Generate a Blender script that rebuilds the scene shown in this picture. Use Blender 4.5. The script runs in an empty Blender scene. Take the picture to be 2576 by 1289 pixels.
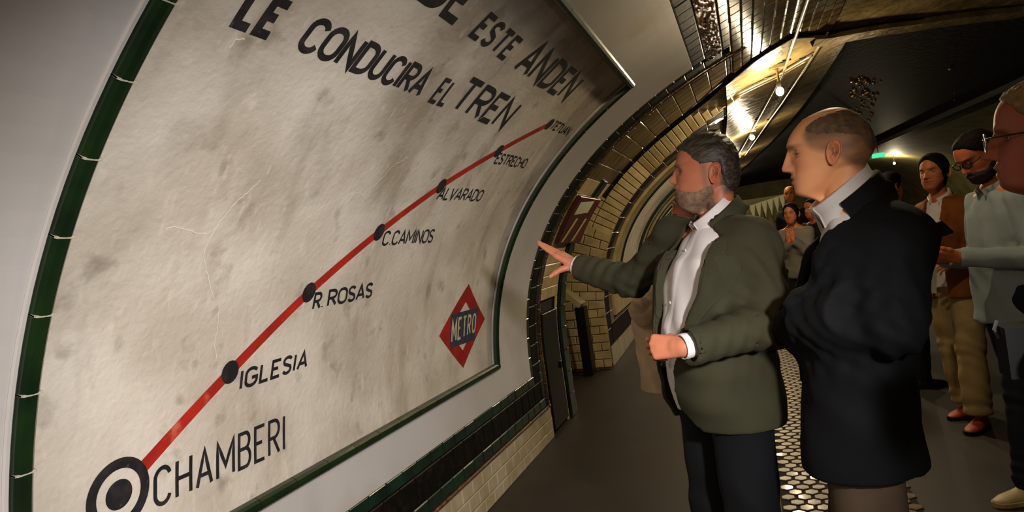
import bpy, bmesh, math, random
import numpy as np
from mathutils import Matrix, Vector
random.seed(7); np.random.seed(7)
C = bpy.context.scene.collection
R = math.radians
# ------------------------------------------------------------------ camera
F, ROLL, H = 1700.0, R(8), 1.5
AL = math.atan(594 / F)
fw = np.array([-math.sin(AL), math.cos(AL), 0.0]); rt = np.array([math.cos(AL), math.sin(AL), 0.0]); up = np.array([0, 0, 1.0])
cx_ = math.cos(ROLL) * rt - math.sin(ROLL) * up; cy_ = math.sin(ROLL) * rt + math.cos(ROLL) * up
cam = bpy.data.cameras.new('camera'); cam.sensor_width = 36; cam.lens = F / 2576 * 36; cam.clip_start = .05; cam.clip_end = 200
camo = bpy.data.objects.new('camera', cam); C.objects.link(camo)
camo.matrix_world = Matrix(((cx_[0], cy_[0], -fw[0], 0), (cx_[1], cy_[1], -fw[1], 0), (cx_[2], cy_[2], -fw[2], H), (0, 0, 0, 1)))
bpy.context.scene.camera = camo
sc = bpy.context.scene
sc.view_settings.view_transform = 'Standard'; sc.view_settings.look = 'None'; sc.view_settings.gamma = 1
sc.view_settings.use_curve_mapping = False; sc.view_settings.exposure = 0.0
w = bpy.data.worlds.new('world'); sc.world = w; w.use_nodes = True
w.node_tree.nodes['Background'].inputs[0].default_value = (.9, .7, .4, 1); w.node_tree.nodes['Background'].inputs[1].default_value = .006
# the press lamp beside the photographer, aimed at the painted panel
def spot(name, loc, target, power, angle, blend, col, size):
    l = bpy.data.lights.new(name, 'SPOT'); l.energy = power; l.spot_size = R(angle); l.spot_blend = blend; l.color = col; l.shadow_soft_size = size
    o = bpy.data.objects.new(name, l); C.objects.link(o); o.location = loc
    o.rotation_euler = (Vector(target) - Vector(loc)).to_track_quat('-Z', 'Y').to_euler(); return o
spot('press_lamp', (.66, .25, 1.72), (-1.65, 2.38, .80), 350, 77, .95, (1, .965, .95), .07)
BULBS = [(.43, 6.41, 2.60), (.245, 10.3, 2.70), (.016, 14.0, 2.70), (-.35, 18.0, 2.72), (-.8, 22.5, 2.72), (.5, 3.45, 2.72), (.5, -3.2, 2.72), (.5, -5.2, 2.72), (4.55, 23.8, 2.7)]
BULB_L = 1800

# ------------------------------------------------------------------ materials
def lin(c):
    return tuple(((v / 255) / 12.92 if v / 255 <= .04045 else ((v / 255 + .055) / 1.055) ** 2.4) for v in c) + (1,)
def mat(name, c, rough=.6, metal=0, c2=None, nscale=4, bump=0, bscale=60, spec=.5, coat=0, contrast=(.35, .65), stretch=None, emis=None, estr=0, attr=None, detail=6, sheen=0, sss=0, bdist=.004):
    m = bpy.data.materials.new(name); m.use_nodes = True; nt = m.node_tree; b = nt.nodes['Principled BSDF']
    b.inputs['Base Color'].default_value = lin(c); b.inputs['Roughness'].default_value = rough; b.inputs['Metallic'].default_value = metal
    b.inputs['Specular IOR Level'].default_value = spec; b.inputs['Coat Weight'].default_value = coat; b.inputs['Coat Roughness'].default_value = .1
    if sheen: b.inputs['Sheen Weight'].default_value = sheen
    if sss: b.inputs['Subsurface Weight'].default_value = sss; b.inputs['Subsurface Radius'].default_value = (.02, .008, .004); b.inputs['Subsurface Scale'].default_value = .5
    if emis: b.inputs['Emission Color'].default_value = lin(emis); b.inputs['Emission Strength'].default_value = estr
    tc = nt.nodes.new('ShaderNodeTexCoord'); vec = tc.outputs['Object']
    if stretch:
        mp = nt.nodes.new('ShaderNodeMapping'); mp.inputs['Scale'].default_value = stretch; nt.links.new(vec, mp.inputs[0]); vec = mp.outputs[0]
    col = None
    if attr:
        a = nt.nodes.new('ShaderNodeAttribute'); a.attribute_name = attr; col = a.outputs['Color']; nt.links.new(col, b.inputs['Base Color'])
    if c2:
        n = nt.nodes.new('ShaderNodeTexNoise'); n.inputs['Scale'].default_value = nscale; n.inputs['Detail'].default_value = detail; nt.links.new(vec, n.inputs['Vector'])
        r = nt.nodes.new('ShaderNodeValToRGB'); r.color_ramp.elements[0].position = contrast[0]; r.color_ramp.elements[1].position = contrast[1]
        r.color_ramp.elements[0].color = lin(c); r.color_ramp.elements[1].color = lin(c2)
        nt.links.new(n.outputs['Fac'], r.inputs[0]); col = r.outputs[0]
        if attr:
            mx = nt.nodes.new('ShaderNodeMix'); mx.data_type = 'RGBA'; mx.blend_type = 'MULTIPLY'; mx.inputs[0].default_value = 1
            nt.links.new(a.outputs['Color'], mx.inputs[6]); nt.links.new(r.outputs[0], mx.inputs[7]); col = mx.outputs[2]
        nt.links.new(col, b.inputs['Base Color'])
    if bump:
        n = nt.nodes.new('ShaderNodeTexNoise'); n.inputs['Scale'].default_value = bscale; n.inputs['Detail'].default_value = 5; nt.links.new(vec, n.inputs['Vector'])
        bp = nt.nodes.new('ShaderNodeBump'); bp.inputs['Strength'].default_value = bump; bp.inputs['Distance'].default_value = bdist
        nt.links.new(n.outputs['Fac'], bp.inputs['Height']); nt.links.new(bp.outputs[0], b.inputs['Normal'])
    return m
def layer(m, c, scale, lo, hi, stretch=(1, 1, 1), detail=6, amount=1, seed=0):
    """one more stain layer over a material's base colour"""
    nt = m.node_tree; b = nt.nodes['Principled BSDF']; inp = b.inputs['Base Color']
    tc = nt.nodes.new('ShaderNodeTexCoord'); mp = nt.nodes.new('ShaderNodeMapping'); mp.inputs['Scale'].default_value = stretch; mp.inputs['Location'].default_value = (seed, seed * 2, seed)
    n = nt.nodes.new('ShaderNodeTexNoise'); n.inputs['Scale'].default_value = scale; n.inputs['Detail'].default_value = detail
    mr = nt.nodes.new('ShaderNodeMapRange'); mr.inputs[1].default_value = lo; mr.inputs[2].default_value = hi; mr.inputs[4].default_value = amount
    mx = nt.nodes.new('ShaderNodeMix'); mx.data_type = 'RGBA'
    nt.links.new(tc.outputs['Object'], mp.inputs[0]); nt.links.new(mp.outputs[0], n.inputs['Vector']); nt.links.new(n.outputs['Fac'], mr.inputs[0]); nt.links.new(mr.outputs[0], mx.inputs[0])
    if inp.links: nt.links.new(inp.links[0].from_socket, mx.inputs[6])
    else: mx.inputs[6].default_value = inp.default_value
    mx.inputs[7].default_value = lin(c); nt.links.new(mx.outputs[2], inp)

M = {}
M['panel'] = mat('painted_plaster', (186, 174, 158), .62, c2=(208, 198, 184), nscale=2.6, bump=.6, bscale=44, contrast=(.38, .62), bdist=.005)
layer(M['panel'], (128, 112, 92), 1.9, .50, .74, amount=.75, seed=3)
layer(M['panel'], (120, 98, 66), 2.4, .56, .74, stretch=(1, 2.2, .5), amount=.55, seed=9)
layer(M['panel'], (98, 84, 68), 9, .60, .78, amount=.6, seed=5)
layer(M['panel'], (215, 204, 186), 14, .60, .72, stretch=(1, 1.6, .6), amount=.5, seed=12)
M['border'] = mat('smooth_white_plaster', (196, 190, 186), .45, c2=(180, 173, 166), nscale=1.4, bump=.12, bscale=25)
layer(M['border'], (150, 120, 70), 1.3, .60, .74, amount=.4, seed=4)
M['green'] = mat('bottle_green_glaze', (22, 42, 16), .3, c2=(13, 30, 14), nscale=9, bump=.12, bscale=18, coat=.12)
M['green_dark'] = mat('deep_green_glaze', (12, 46, 32), .26, c2=(7, 26, 20), nscale=7, bump=.15, bscale=20, coat=.2)
M['black_tile'] = mat('black_glaze', (12, 10, 9), .5, c2=(34, 23, 18), nscale=26, bump=.5, bscale=45, coat=0, spec=.12, contrast=(.5, .75))
M['brown_tile'] = mat('lustre_brown_glaze', (58, 34, 20), .14, c2=(92, 60, 30), nscale=30, bump=1, bscale=55, coat=.6, bdist=.01)
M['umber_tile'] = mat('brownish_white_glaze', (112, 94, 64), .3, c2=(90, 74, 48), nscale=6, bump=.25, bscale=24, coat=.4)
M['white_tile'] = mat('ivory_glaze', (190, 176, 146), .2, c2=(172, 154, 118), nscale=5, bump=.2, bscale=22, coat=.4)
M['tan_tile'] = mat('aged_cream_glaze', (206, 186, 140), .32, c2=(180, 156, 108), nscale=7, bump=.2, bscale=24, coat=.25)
M['mortar'] = mat('dirty_mortar', (118, 104, 80), .9, c2=(70, 58, 42), nscale=12, bump=.4)
M['mortar_dark'] = mat('dark_mortar', (30, 24, 18), .9, c2=(16, 12, 9), nscale=12, bump=.4)
M['joint'] = mat('pale_joint', (176, 168, 150), .8)
M['paint_black'] = mat('worn_black_paint', (24, 22, 26), .55, c2=(52, 46, 46), nscale=18, bump=.3, bscale=60, contrast=(.45, .8))
layer(M['paint_black'], (120, 106, 92), 34, .66, .78, amount=.6, seed=2)
M['paint_red'] = mat('worn_red_paint', (178, 38, 26), .5, c2=(150, 30, 20), nscale=8, bump=.3, bscale=60)
layer(M['paint_red'], (205, 110, 84), 16, .60, .78, amount=.7, seed=6)
M['paint_darkred'] = mat('logo_red_paint', (168, 26, 20), .5, c2=(130, 18, 14), nscale=9, bump=.3)
M['paint_blue'] = mat('logo_blue_paint', (50, 54, 72), .55, c2=(34, 38, 54), nscale=20, contrast=(.4, .7))
M['paint_cream'] = mat('logo_cream_paint', (200, 188, 160), .6, c2=(170, 156, 130), nscale=20)
M['crack'] = mat('white_crack_filler', (222, 212, 194), .8)
M['stain'] = mat('grey_stain', (130, 114, 96), .8)
M['vault_tile'] = mat('vault_bevel_glaze', (104, 86, 56), .15, c2=(84, 68, 42), nscale=5, bump=.3, bscale=18, coat=0, spec=.22)
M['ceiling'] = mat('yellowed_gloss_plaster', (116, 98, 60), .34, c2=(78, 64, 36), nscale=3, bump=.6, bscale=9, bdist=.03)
M['near_black'] = mat('near_black_vault', (13, 11, 7), .62, c2=(6, 5, 4), nscale=2, bump=.6, bscale=16, coat=0, spec=.15, bdist=.02)  # near-black tone for the vault's right part, its beam and the track pit
M['relief'] = mat('sparkle_relief', (58, 36, 20), .12, coat=1)
M['glint'] = mat('glint_gold', (240, 205, 125), .3, 1)  # gold metal of the domes that stand in for lamp glints
M['olive'] = mat('olive_plaster', (110, 102, 62), .7, c2=(84, 76, 42), nscale=2, bump=.2)
M['floor'] = mat('dark_polished_floor', (40, 29, 16), .6, c2=(26, 19, 10), nscale=3, bump=.15, bscale=50)
M['hex'] = mat('worn_hexagon_tile', (124, 96, 64), .42, c2=(88, 64, 40), nscale=14, bump=.4, bscale=40, coat=.2)
M['metal_dark'] = mat('dark_painted_metal', (30, 26, 20), .4, .6)
M['pipe'] = mat('galvanised_conduit', (170, 156, 120), .3, .9)
M['bulb_dim'] = mat('dimmed_bulb', (255, 220, 160), .5, emis=(255, 233, 190), estr=BULB_L * .42)  # bulb turned down so the plaster border stays darker
M['bulb'] = mat('glowing_bulb', (255, 220, 160), .5, emis=(255, 233, 190), estr=BULB_L)
M['exit'] = mat('green_exit_light', (20, 120, 80), .5, emis=(60, 210, 150), estr=1.4)
M['poster'] = mat('faded_sign_enamel', (92, 20, 16), .4, c2=(60, 14, 10), nscale=8)
M['cloth_white'] = mat('pale_bunting_cloth', (190, 188, 160), .8)

# ------------------------------------------------------------------ object helpers
def link(name, me, parent=None, m=None, label=None, cat=None, group=None, kind=None, smooth=False):
    o = bpy.data.objects.new(name, me); C.objects.link(o)
    if parent is not None: o.parent = parent
    if m is not None and not me.materials: me.materials.append(m)
    if label: o['label'] = label
    if cat: o['category'] = cat
    if group: o['group'] = group
    if kind: o['kind'] = kind
    if smooth: me.polygons.foreach_set('use_smooth', [True] * len(me.polygons)); me.update()
    return o
def mesh(name, v, f):
    me = bpy.data.meshes.new(name); me.from_pydata([tuple(map(float, p)) for p in v], [], [tuple(map(int, q)) for q in f]); me.update(); return me
def npmesh(name, V, Fq):
    me = bpy.data.meshes.new(name); V = np.asarray(V, np.float32); Fq = np.asarray(Fq, np.int32); n = len(Fq); k = Fq.shape[1] if n else 4
    me.vertices.add(len(V)); me.vertices.foreach_set('co', V.ravel()); me.loops.add(n * k); me.loops.foreach_set('vertex_index', Fq.ravel())
    me.polygons.add(n); me.polygons.foreach_set('loop_start', np.arange(0, n * k, k, dtype=np.int32)); me.update(calc_edges=True); me.validate(); return me
def obj(name, v, f, m, parent=None, **k):
    return link(name, mesh(name, v, f), parent, m, **k)
def empty(name, loc, label, cat, group=None):
    o = bpy.data.objects.new(name, None); C.objects.link(o); o.location = loc; o['label'] = label; o['category'] = cat; o.empty_display_size = .1
    if group: o['group'] = group
    return o
def reparent_local(o, root):
    """child keeps its world shape under a moved root"""
    o.parent = root; o.matrix_parent_inverse = Matrix.Translation(-Vector(root.location))
def tube(pts, r, n=10, cap=True):
    pts = [np.array(p, float) for p in pts]; V = []; Fc = []
    pn = None
    for i, p in enumerate(pts):
        t = pts[min(i + 1, len(pts) - 1)] - pts[max(i - 1, 0)]; t /= np.linalg.norm(t) + 1e-9
        if pn is None: a = np.array([0, 0, 1.0]) if abs(t[2]) < .9 else np.array([1.0, 0, 0]); pn = np.cross(t, a)
        pn = pn - t * np.dot(pn, t); pn /= np.linalg.norm(pn); q = np.cross(t, pn); rr = r[i] if hasattr(r, '__len__') else r
        for k in range(n):
            a = 2 * math.pi * k / n; V.append(p + rr * (math.cos(a) * pn + math.sin(a) * q))
    for i in range(len(pts) - 1):
        for k in range(n): Fc.append((i * n + k, i * n + (k + 1) % n, (i + 1) * n + (k + 1) % n, (i + 1) * n + k))
    if cap: Fc.append(tuple(range(n))[::-1]); Fc.append(tuple((len(pts) - 1) * n + k for k in range(n)))
    return V, Fc
def join(parts):
    V = []; Fc = []
    for v, f in parts:
        o = len(V); V += list(v); Fc += [tuple(i + o for i in q) for q in f]
    return V, Fc
def box(x0, x1, y0, y1, z0, z1):
    v = [(x, y, z) for x in (x0, x1) for y in (y0, y1) for z in (z0, z1)]
    return v, [(0, 1, 3, 2), (4, 6, 7, 5), (0, 4, 5, 1), (2, 3, 7, 6), (0, 2, 6, 4), (1, 5, 7, 3)]
def ball(c, r, n=16, m=10, sc3=(1, 1, 1)):
    V = []; Fc = []
    for i in range(m + 1):
        a = math.pi * i / m
        for k in range(n):
            b = 2 * math.pi * k / n; V.append((c[0] + r * sc3[0] * math.sin(a) * math.cos(b), c[1] + r * sc3[1] * math.sin(a) * math.sin(b), c[2] + r * sc3[2] * math.cos(a)))
    for i in range(m):
        for k in range(n): Fc.append((i * n + k, (i + 1) * n + k, (i + 1) * n + (k + 1) % n, i * n + (k + 1) % n))
    return V, Fc

# ------------------------------------------------------------------ the vault's cross-section
PA, PB, PX, PZ, PN = 5.07, 2.55, 3.4, .6, 2.4
_t = np.linspace(0, math.pi, 6000)
_x = PX - PA * np.sign(np.cos(_t)) * np.abs(np.cos(_t)) ** (2 / PN); _z = PZ + PB * np.abs(np.sin(_t)) ** (2 / PN)
_s = np.concatenate([[0], np.cumsum(np.hypot(np.diff(_x), np.diff(_z)))])
_zb = np.linspace(-1.4, .6, 60)[:-1]
PXs = np.concatenate([_zb * 0 + PX - PA, _x]); PZs = np.concatenate([_zb, _z]); PSs = np.concatenate([_zb - .6, _s])
NXs = np.gradient(PZs, PSs); NZs = -np.gradient(PXs, PSs)
SMAX = PSs[-1]
def bend(y):
    y = np.asarray(y, float); return np.where(y > 15, -.5 - .1 * (y - 15), np.where(y > 5, -.005 * (y - 5) ** 2, 0))
def W(y, s, off=0):
    return (float(np.interp(s, PSs, PXs) + off * np.interp(s, PSs, NXs) + bend(y)), float(y), float(np.interp(s, PSs, PZs) + off * np.interp(s, PSs, NZs)))
def ray(px, py):
    a, b = px - 1288, py - 644.5; u = a * math.cos(ROLL) - b * math.sin(ROLL); v = a * math.sin(ROLL) + b * math.cos(ROLL)
    return fw + rt * u / F - up * v / F
def at(px, py, D): return ray(px, py) * D + np.array([0, 0, H])
def on_wall(px, py, off=-.028):
    d = ray(px, py); ang = np.arctan2(PZs + NZs * off - H, -(PXs + NXs * off)); a = math.atan2(d[2], -d[0])
    i = int(np.argmax(ang > a)); f = (a - ang[i - 1]) / (ang[i] - ang[i - 1]); s = PSs[i - 1] + f * (PSs[i] - PSs[i - 1])
    return float(np.interp(s, PSs, PXs + NXs * off) / d[0] * d[1]), float(s)
def sheet(name, y0, y1, s0, s1, m, off=0, ny=1, ns=20, parent=None, **k):
    V = []; Fc = []
    for i in range(ny + 1):
        for j in range(ns + 1):
            s = s0 + (s1 - s0) * j / ns; a = y0(s) if callable(y0) else y0; b = y1(s) if callable(y1) else y1
            V.append(W(a + (b - a) * i / ny, s, off))
    for i in range(ny):
        for j in range(ns):
            q = i * (ns + 1) + j; Fc.append((q, q + 1, q + ns + 2, q + ns + 1))
    return obj(name, V, Fc, m, parent, smooth=True, **k)
def slabs(name, rects, off0, off1, m, parent=None, e=.004, **k):
    """thick plates on the wall: front at off1, back at off0, rounded edge"""
    parts = []
    for (y0, y1, s0, s1) in rects:
        ny = max(1, int((y1 - y0) / .4)); ns = max(1, int((s1 - s0) / .06)); V = []; Fc = []
        ys = [y0, y0, y0 + e] + [y0 + (y1 - y0) * i / ny for i in range(1, ny)] + [y1 - e, y1, y1]
        ss = [s0, s0, s0 + e] + [s0 + (s1 - s0) * i / ns for i in range(1, ns)] + [s1 - e, s1, s1]
        n = len(ss)
        for i, y in enumerate(ys):
            for j, s in enumerate(ss):
                o = off1
                if i in (0, len(ys) - 1) or j in (0, n - 1): o = off0
                elif i in (1, len(ys) - 2) or j in (1, n - 2): o = off1 - e
                V.append(W(y, s, o))
        for i in range(len(ys) - 1):
            for j in range(n - 1): Fc.append((i * n + j, i * n + j + 1, (i + 1) * n + j + 1, (i + 1) * n + j))
        parts.append((V, Fc))
    V, Fc = join(parts); return obj(name, V, Fc, m, parent, **k)
def tile(name, y0, y1, s0, s1, m, parent, off=0, t=.008, b=.006, gap=.0025, ns=1, **k):
    y0 += gap / 2; y1 -= gap / 2; s0 += gap / 2; s1 -= gap / 2; V = []; Fc = []
    t += random.uniform(-.0012, .0012)
    for (a, c, d, e, o) in ((y0, y1, s0, s1, off - .004), (y0, y1, s0, s1, off + t * .45), (y0 + b, y1 - b, s0 + b, s1 - b, off + t)):
        V += [W(a, d, o), W(c, d, o), W(c, e, o), W(a, e, o)]
    for q in (0, 4):
        for i in range(4): Fc.append((q + i, q + (i + 1) % 4, q + 4 + (i + 1) % 4, q + 4 + i))
    Fc.append((8, 9, 10, 11)); return obj(name, V, Fc, m, parent, **k)
def bead(name, a, b, wdt, m, parent, off=-.005, hgt=.03, along='y'):
    """a half-round moulding tile between points a and b of the wall (y, s)"""
    n = 6; k = 2 if along == 'y' else 5; V = []; Fc = []
    d = np.array(b, float) - np.array(a, float); L = np.hypot(*d); d /= L; nrm = np.array([-d[1], d[0]])
    for i in range(k + 1):
        f = .0015 + (L - .003) * i / k; p = np.array(a) + d * f
        for j in range(n + 1):
            an = math.pi * j / n; q = p + nrm * (math.cos(an) * wdt / 2); V.append(W(q[0], q[1], off + hgt * math.sin(an) ** .7))
    for i in range(k):
        for j in range(n): Fc.append((i * (n + 1) + j, i * (n + 1) + j + 1, (i + 1) * (n + 1) + j + 1, (i + 1) * (n + 1) + j))
    Fc.append(tuple(range(n + 1))); Fc.append(tuple(k * (n + 1) + j for j in range(n + 1))[::-1])
    return obj(name, V, Fc, m, parent, smooth=False)
# ------------------------------------------------------------------ the left wall and its bay
Y2 = lambda s: float(np.interp(s, [-.7, 0, .5, 1.3, 1.48, 2.2, 2.66, 2.92, 3.12, 3.39, 3.75, 4.6, 5.6, 12], [6.0, 6.05, 6.12, 6.2, 6.25, 6.28, 6.18, 5.93, 5.7, 5.55, 6.1, 6.9, 7.6, 8]))
Y3 = lambda s: float(np.interp(s, [-.7, .3, 1.0, 1.84, 2.4, 2.9, 3.3], [7.95, 8.0, 7.88, 7.84, 7.5, 7.13, 6.9]))
OFF = lambda s: -float(np.interp(s, [-.7, 1.0, 1.5, 2.0, 2.5, 2.9, 3.2], [1.3, 1.3, .75, .36, .20, .0, .0]))
wall = sheet('wall_left', -6, Y2, -.62, 2.95, M['mortar_dark'], off=-.034, ny=10, ns=50, kind='structure')
# plaster border round the panel
bY0, bY1, bS0, bS1 = .36, 4.83, -.035, 2.66
pY0, pY1, pS0, pS1 = 1.075, 4.145, .20, 2.265
border = slabs('trim_1', [(bY0, 1.045, bS0, bS1), (4.17, bY1, bS0, bS1), (1.045, 4.17, bS0, .175), (1.045, 4.17, 2.29, bS1)], -.034, 0, M['border'], kind='structure', smooth=False, e=.0006)
def lip(y0, s0, y1, s1):
    return slabs('plaster_lip', [(min(y0, y1), max(y0, y1), min(s0, s1), max(s0, s1))], -.01, .006, M['border'], border)
lip(1.018, .15, 1.034, 2.30)
# the painted route panel
panel = sheet('painted_route_panel', pY0 - .03, pY1 + .03, pS0 - .03, pS1 + .03, M['panel'], off=-.030, ny=40, ns=60, label='large beige plaster panel with painted red route line and station names, in green tile frame', cat='sign')
nb = 16; L = (4.17 - 1.045) / nb
for i in range(nb):
    bead('frame_tile', (1.045 + i * L, .188), (1.045 + (i + 1) * L, .188), .05, M['green'], panel)
    bead('frame_tile', (1.045 + i * L, 2.278), (1.045 + (i + 1) * L, 2.278), .05, M['green'], panel)
nb = 11; L = (2.265 - .2) / nb
for i in range(nb):
    bead('frame_tile', (1.058, .2 + i * L), (1.058, .2 + (i + 1) * L), .052, M['green'], panel, along='s')
    bead('frame_tile', (4.158, .2 + i * L), (4.158, .2 + (i + 1) * L), .05, M['green'], panel, along='s')
for i in range(1, nb):
    slabs('joint', [(1.034, 1.083, .2 + i * L - .0022, .2 + i * L + .0022)], -.03, .0245, M['joint'], panel)
# ---- paint on the panel
POFF = -.0288
def ribbon(pts, hw):
    """flat strip along a polyline of (y, s) points, mitred"""
    P = [np.array(pts[0], float)]
    for q_ in pts[1:]:
        a_ = P[-1]; q_ = np.array(q_, float); k_ = max(1, int(np.linalg.norm(q_ - a_) / .03))
        for i_ in range(k_): P.append(a_ + (q_ - a_) * (i_ + 1) / k_)
    closed = np.allclose(P[0], P[-1]); n = len(P); out = []
    for i in range(n):
        a = P[i] - P[i - 1] if i > 0 else (P[-1] - P[-2] if closed else P[1] - P[0]); b = P[i + 1] - P[i] if i < n - 1 else (P[1] - P[0] if closed else P[-1] - P[-2])
        a = a / (np.linalg.norm(a) + 1e-9); b = b / (np.linalg.norm(b) + 1e-9); na = np.array([-a[1], a[0]]); nb_ = np.array([-b[1], b[0]]); m_ = na + nb_; l = np.linalg.norm(m_)
        m_ = na if l < 1e-6 else m_ / l; k = min(1 / max(.3, float(np.dot(m_, na))), 2.2); out.append((P[i] + m_ * hw * k, P[i] - m_ * hw * k))
    V = [q for pr in out for q in pr]; return V, [(2 * i, 2 * i + 1, 2 * i + 3, 2 * i + 2) for i in range(n - 1)]
def disc(c, ry, rs, n=40):
    V = [c] + [(c[0] + ry * math.cos(2 * math.pi * k / n), c[1] + rs * math.sin(2 * math.pi * k / n)) for k in range(n)]
    return V, [(0, 1 + k, 1 + (k + 1) % n) for k in range(n)]
def flat(name, V, Fc, m, parent, off=POFF, **k):
    return obj(name, [W(p[0], p[1], off) for p in V], Fc, m, parent, **k)
def arc(cx, cy, rx, ry, a0, a1, n=10):
    return [(cx + rx * math.cos(R(a0 + (a1 - a0) * i / n)), cy + ry * math.sin(R(a0 + (a1 - a0) * i / n))) for i in range(n + 1)]
G = {
 'A': (.95, [[(0, 0), (.5, 1), (1, 0)], [(.22, .3), (.78, .3)]]),
 'B': (.85, [[(.55, .54), (0, .54), (0, 1), (.55, 1)] , arc(.55, .77, .38, .23, 90, -90), [(0, .54), (0, 0), (.6, 0)], arc(.6, .27, .4, .27, -90, 90)]),
 'C': (.85, [arc(.5, .72, .5, .28, 15, 180) + arc(.5, .28, .5, .28, 180, 345)]),
 'D': (.9, [[(.45, 1), (0, 1), (0, 0), (.45, 0)], arc(.4, .7, .6, .3, 90, 0) + arc(.4, .3, .6, .3, 0, -90)]),
 'E': (.75, [[(1, 1), (0, 1), (0, 0), (1, 0)], [(0, .52), (.75, .52)]]),
 'G': (.95, [arc(.5, .7, .5, .3, 25, 180) + arc(.5, .3, .5, .3, 180, 350), [(.55, .45), (1, .45), (1, .2)]]),
 'H': (.85, [[(0, 0), (0, 1)], [(1, 0), (1, 1)], [(0, .5), (1, .5)]]),
 'I': (.06, [[(.5, 0), (.5, 1)]]),
 'L': (.7, [[(0, 1), (0, 0), (1, 0)]]),
 'M': (1.15, [[(0, 0), (0, 1), (.5, .3), (1, 1), (1, 0)]]),
 'N': (.9, [[(0, 0), (0, 1), (1, 0), (1, 1)]]),
 'O': (.95, [arc(.5, .68, .5, .32, 0, 180) + arc(.5, .32, .5, .32, 180, 360) + [(1, .68)]]),
 'R': (.85, [[(.5, .48), (0, .48), (0, 1), (.5, 1)], arc(.5, .74, .5, .26, 90, -90), [(0, .48), (0, 0)], [(.45, .48), (1, 0)]]),
 'S': (.75, [arc(.5, .76, .5, .24, 20, 180, 8) + [(.1, .6), (.9, .4)] + arc(.5, .24, .5, .24, 0, -160, 8)]),
 'T': (.85, [[(0, 1), (1, 1)], [(.5, 1), (.5, 0)]]),
 'U': (.85, [[(0, 1)] + arc(.5, .3, .5, .3, 180, 360) + [(1, 1)]]),
 'V': (.9, [[(0, 1), (.5, 0), (1, 1)]]),
 '.': (.1, [[(.5, 0), (.5, .07)]]), ' ': (.5, [])}
def word(text, BL, BR, TL, TR, sw=.07, gap=.3, name='lettering', m=None, parent=None, off=POFF, vs=1.0):
    BL, BR, TL, TR = [np.array(on_wall(*p)) for p in (BL, BR, TL, TR)]; hgt = np.linalg.norm(TL - BL); wid = np.linalg.norm(BR - BL)
    hw = hgt * sw; ws = [G[c][0] for c in text]; tot = sum(ws) + gap * (len(text) - 1); x = 0; parts = []; u = (wid - 2 * hw) / tot
    # letters keep their natural proportions along the word
    for c, wc in zip(text, ws):
        for st in G[c][1]:
            q = []
            for (a, b) in st:
                fx = (hw + (x + a * wc) * u) / wid; fy = (hw + b * (hgt - 2 * hw)) / hgt
                q.append((BL * (1 - fx) + BR * fx) * (1 - fy) + (TL * (1 - fx) + TR * fx) * fy)
            if c == 'I' or (c == '.'):
                pass
            parts.append(ribbon(q, hw * vs))
        x += wc + gap
    V, Fc = join(parts); return flat(name, V, Fc, m or M['paint_black'], parent or panel, off=off)
word('DE', (1046, -2), (1142, 70), (1126, -107), (1227, -37), .10, .35)
word('ESTE', (1176.5, 91), (1267, 155.6), (1236.6, 29), (1320, 102), .095, .38)
word('ANDEN', (1287, 176.5), (1417, 256.4), (1360, 97), (1475, 198), .085, .3)
word('LE', (576, 67.5), (677, 105), (642, -38), (747, 9.5), .11, .45)
word('CONDUCIRA', (737, 125), (1050, 248), (803, 38), (1100, 181), .09, .30)
word('EL', (1075, 257.5), (1114, 271.5), (1123.5, 195.5), (1160, 209), .08, .45)
word('TREN', (1124, 273), (1259, 328), (1189, 191), (1319, 261), .085, .3)
word('C.CAMINOS', (959, 620), (1086.5, 612), (970, 581), (1097, 576), .075, .26)
word('ALVARADO', (1096, 504), (1207, 508), (1114, 470), (1222, 478), .08, .26)
word('ESTRECHO', (1241, 412.7), (1318, 425), (1257.5, 384), (1332, 400), .08, .3)
word('TETUAN', (1380.5, 324.7), (1424, 343), (1401.4, 303), (1443, 322.6), .09, .28)
word('R.', (785, 782.4), (813, 776.5), (793.4, 736.8), (821, 731), .085, .28)
word('ROSAS', (822.5, 774), (935.5, 749), (829, 729), (941, 710), .085, .28)
word('IGLESIA', (601.4, 984.6), (772.2, 925.7), (607, 930.8), (780, 879), .085, .36)
word('CHAMBERI', (387, 1283.6), (719, 1134.5), (387, 1181), (718.7, 1041.5), .055, .42)
st = {'CH': (295.4, 1244.4), 'IG': (579.7, 936.7), 'RR': (778, 736.3), 'CC': (954.5, 584.8), 'AL': (1110.7, 468.7), 'ES': (1255.4, 380.8), 'TE': (1383.3, 312.8)}
st = {k: on_wall(*v) for k, v in st.items()}
cch = np.array((1.342, .408)); r = 0.092
pts = [np.array((1.342 + .075, .408 + .045))] + [np.array(st[k]) for k in ('IG', 'RR', 'CC', 'AL', 'ES', 'TE')]
V, Fc = ribbon(pts, .0195); flat('route_line', V, Fc, M['paint_red'], panel, off=POFF - .0003)
for k in ('IG', 'RR', 'CC', 'AL', 'ES', 'TE'):
    V, Fc = disc(st[k], .038, .038); flat('station_dot', V, Fc, M['paint_black'], panel, off=POFF + .0004)
V, Fc = ribbon([(cch[0] + .083 * math.cos(a), cch[1] + .083 * math.sin(a)) for a in np.linspace(0, 2 * math.pi, 49)], .0145)
flat('station_ring', V, Fc, M['paint_black'], panel, off=POFF + .0004)
V, Fc = disc(cch, .041, .040); flat('station_dot', V, Fc, M['paint_black'], panel, off=POFF + .0004)
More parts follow.
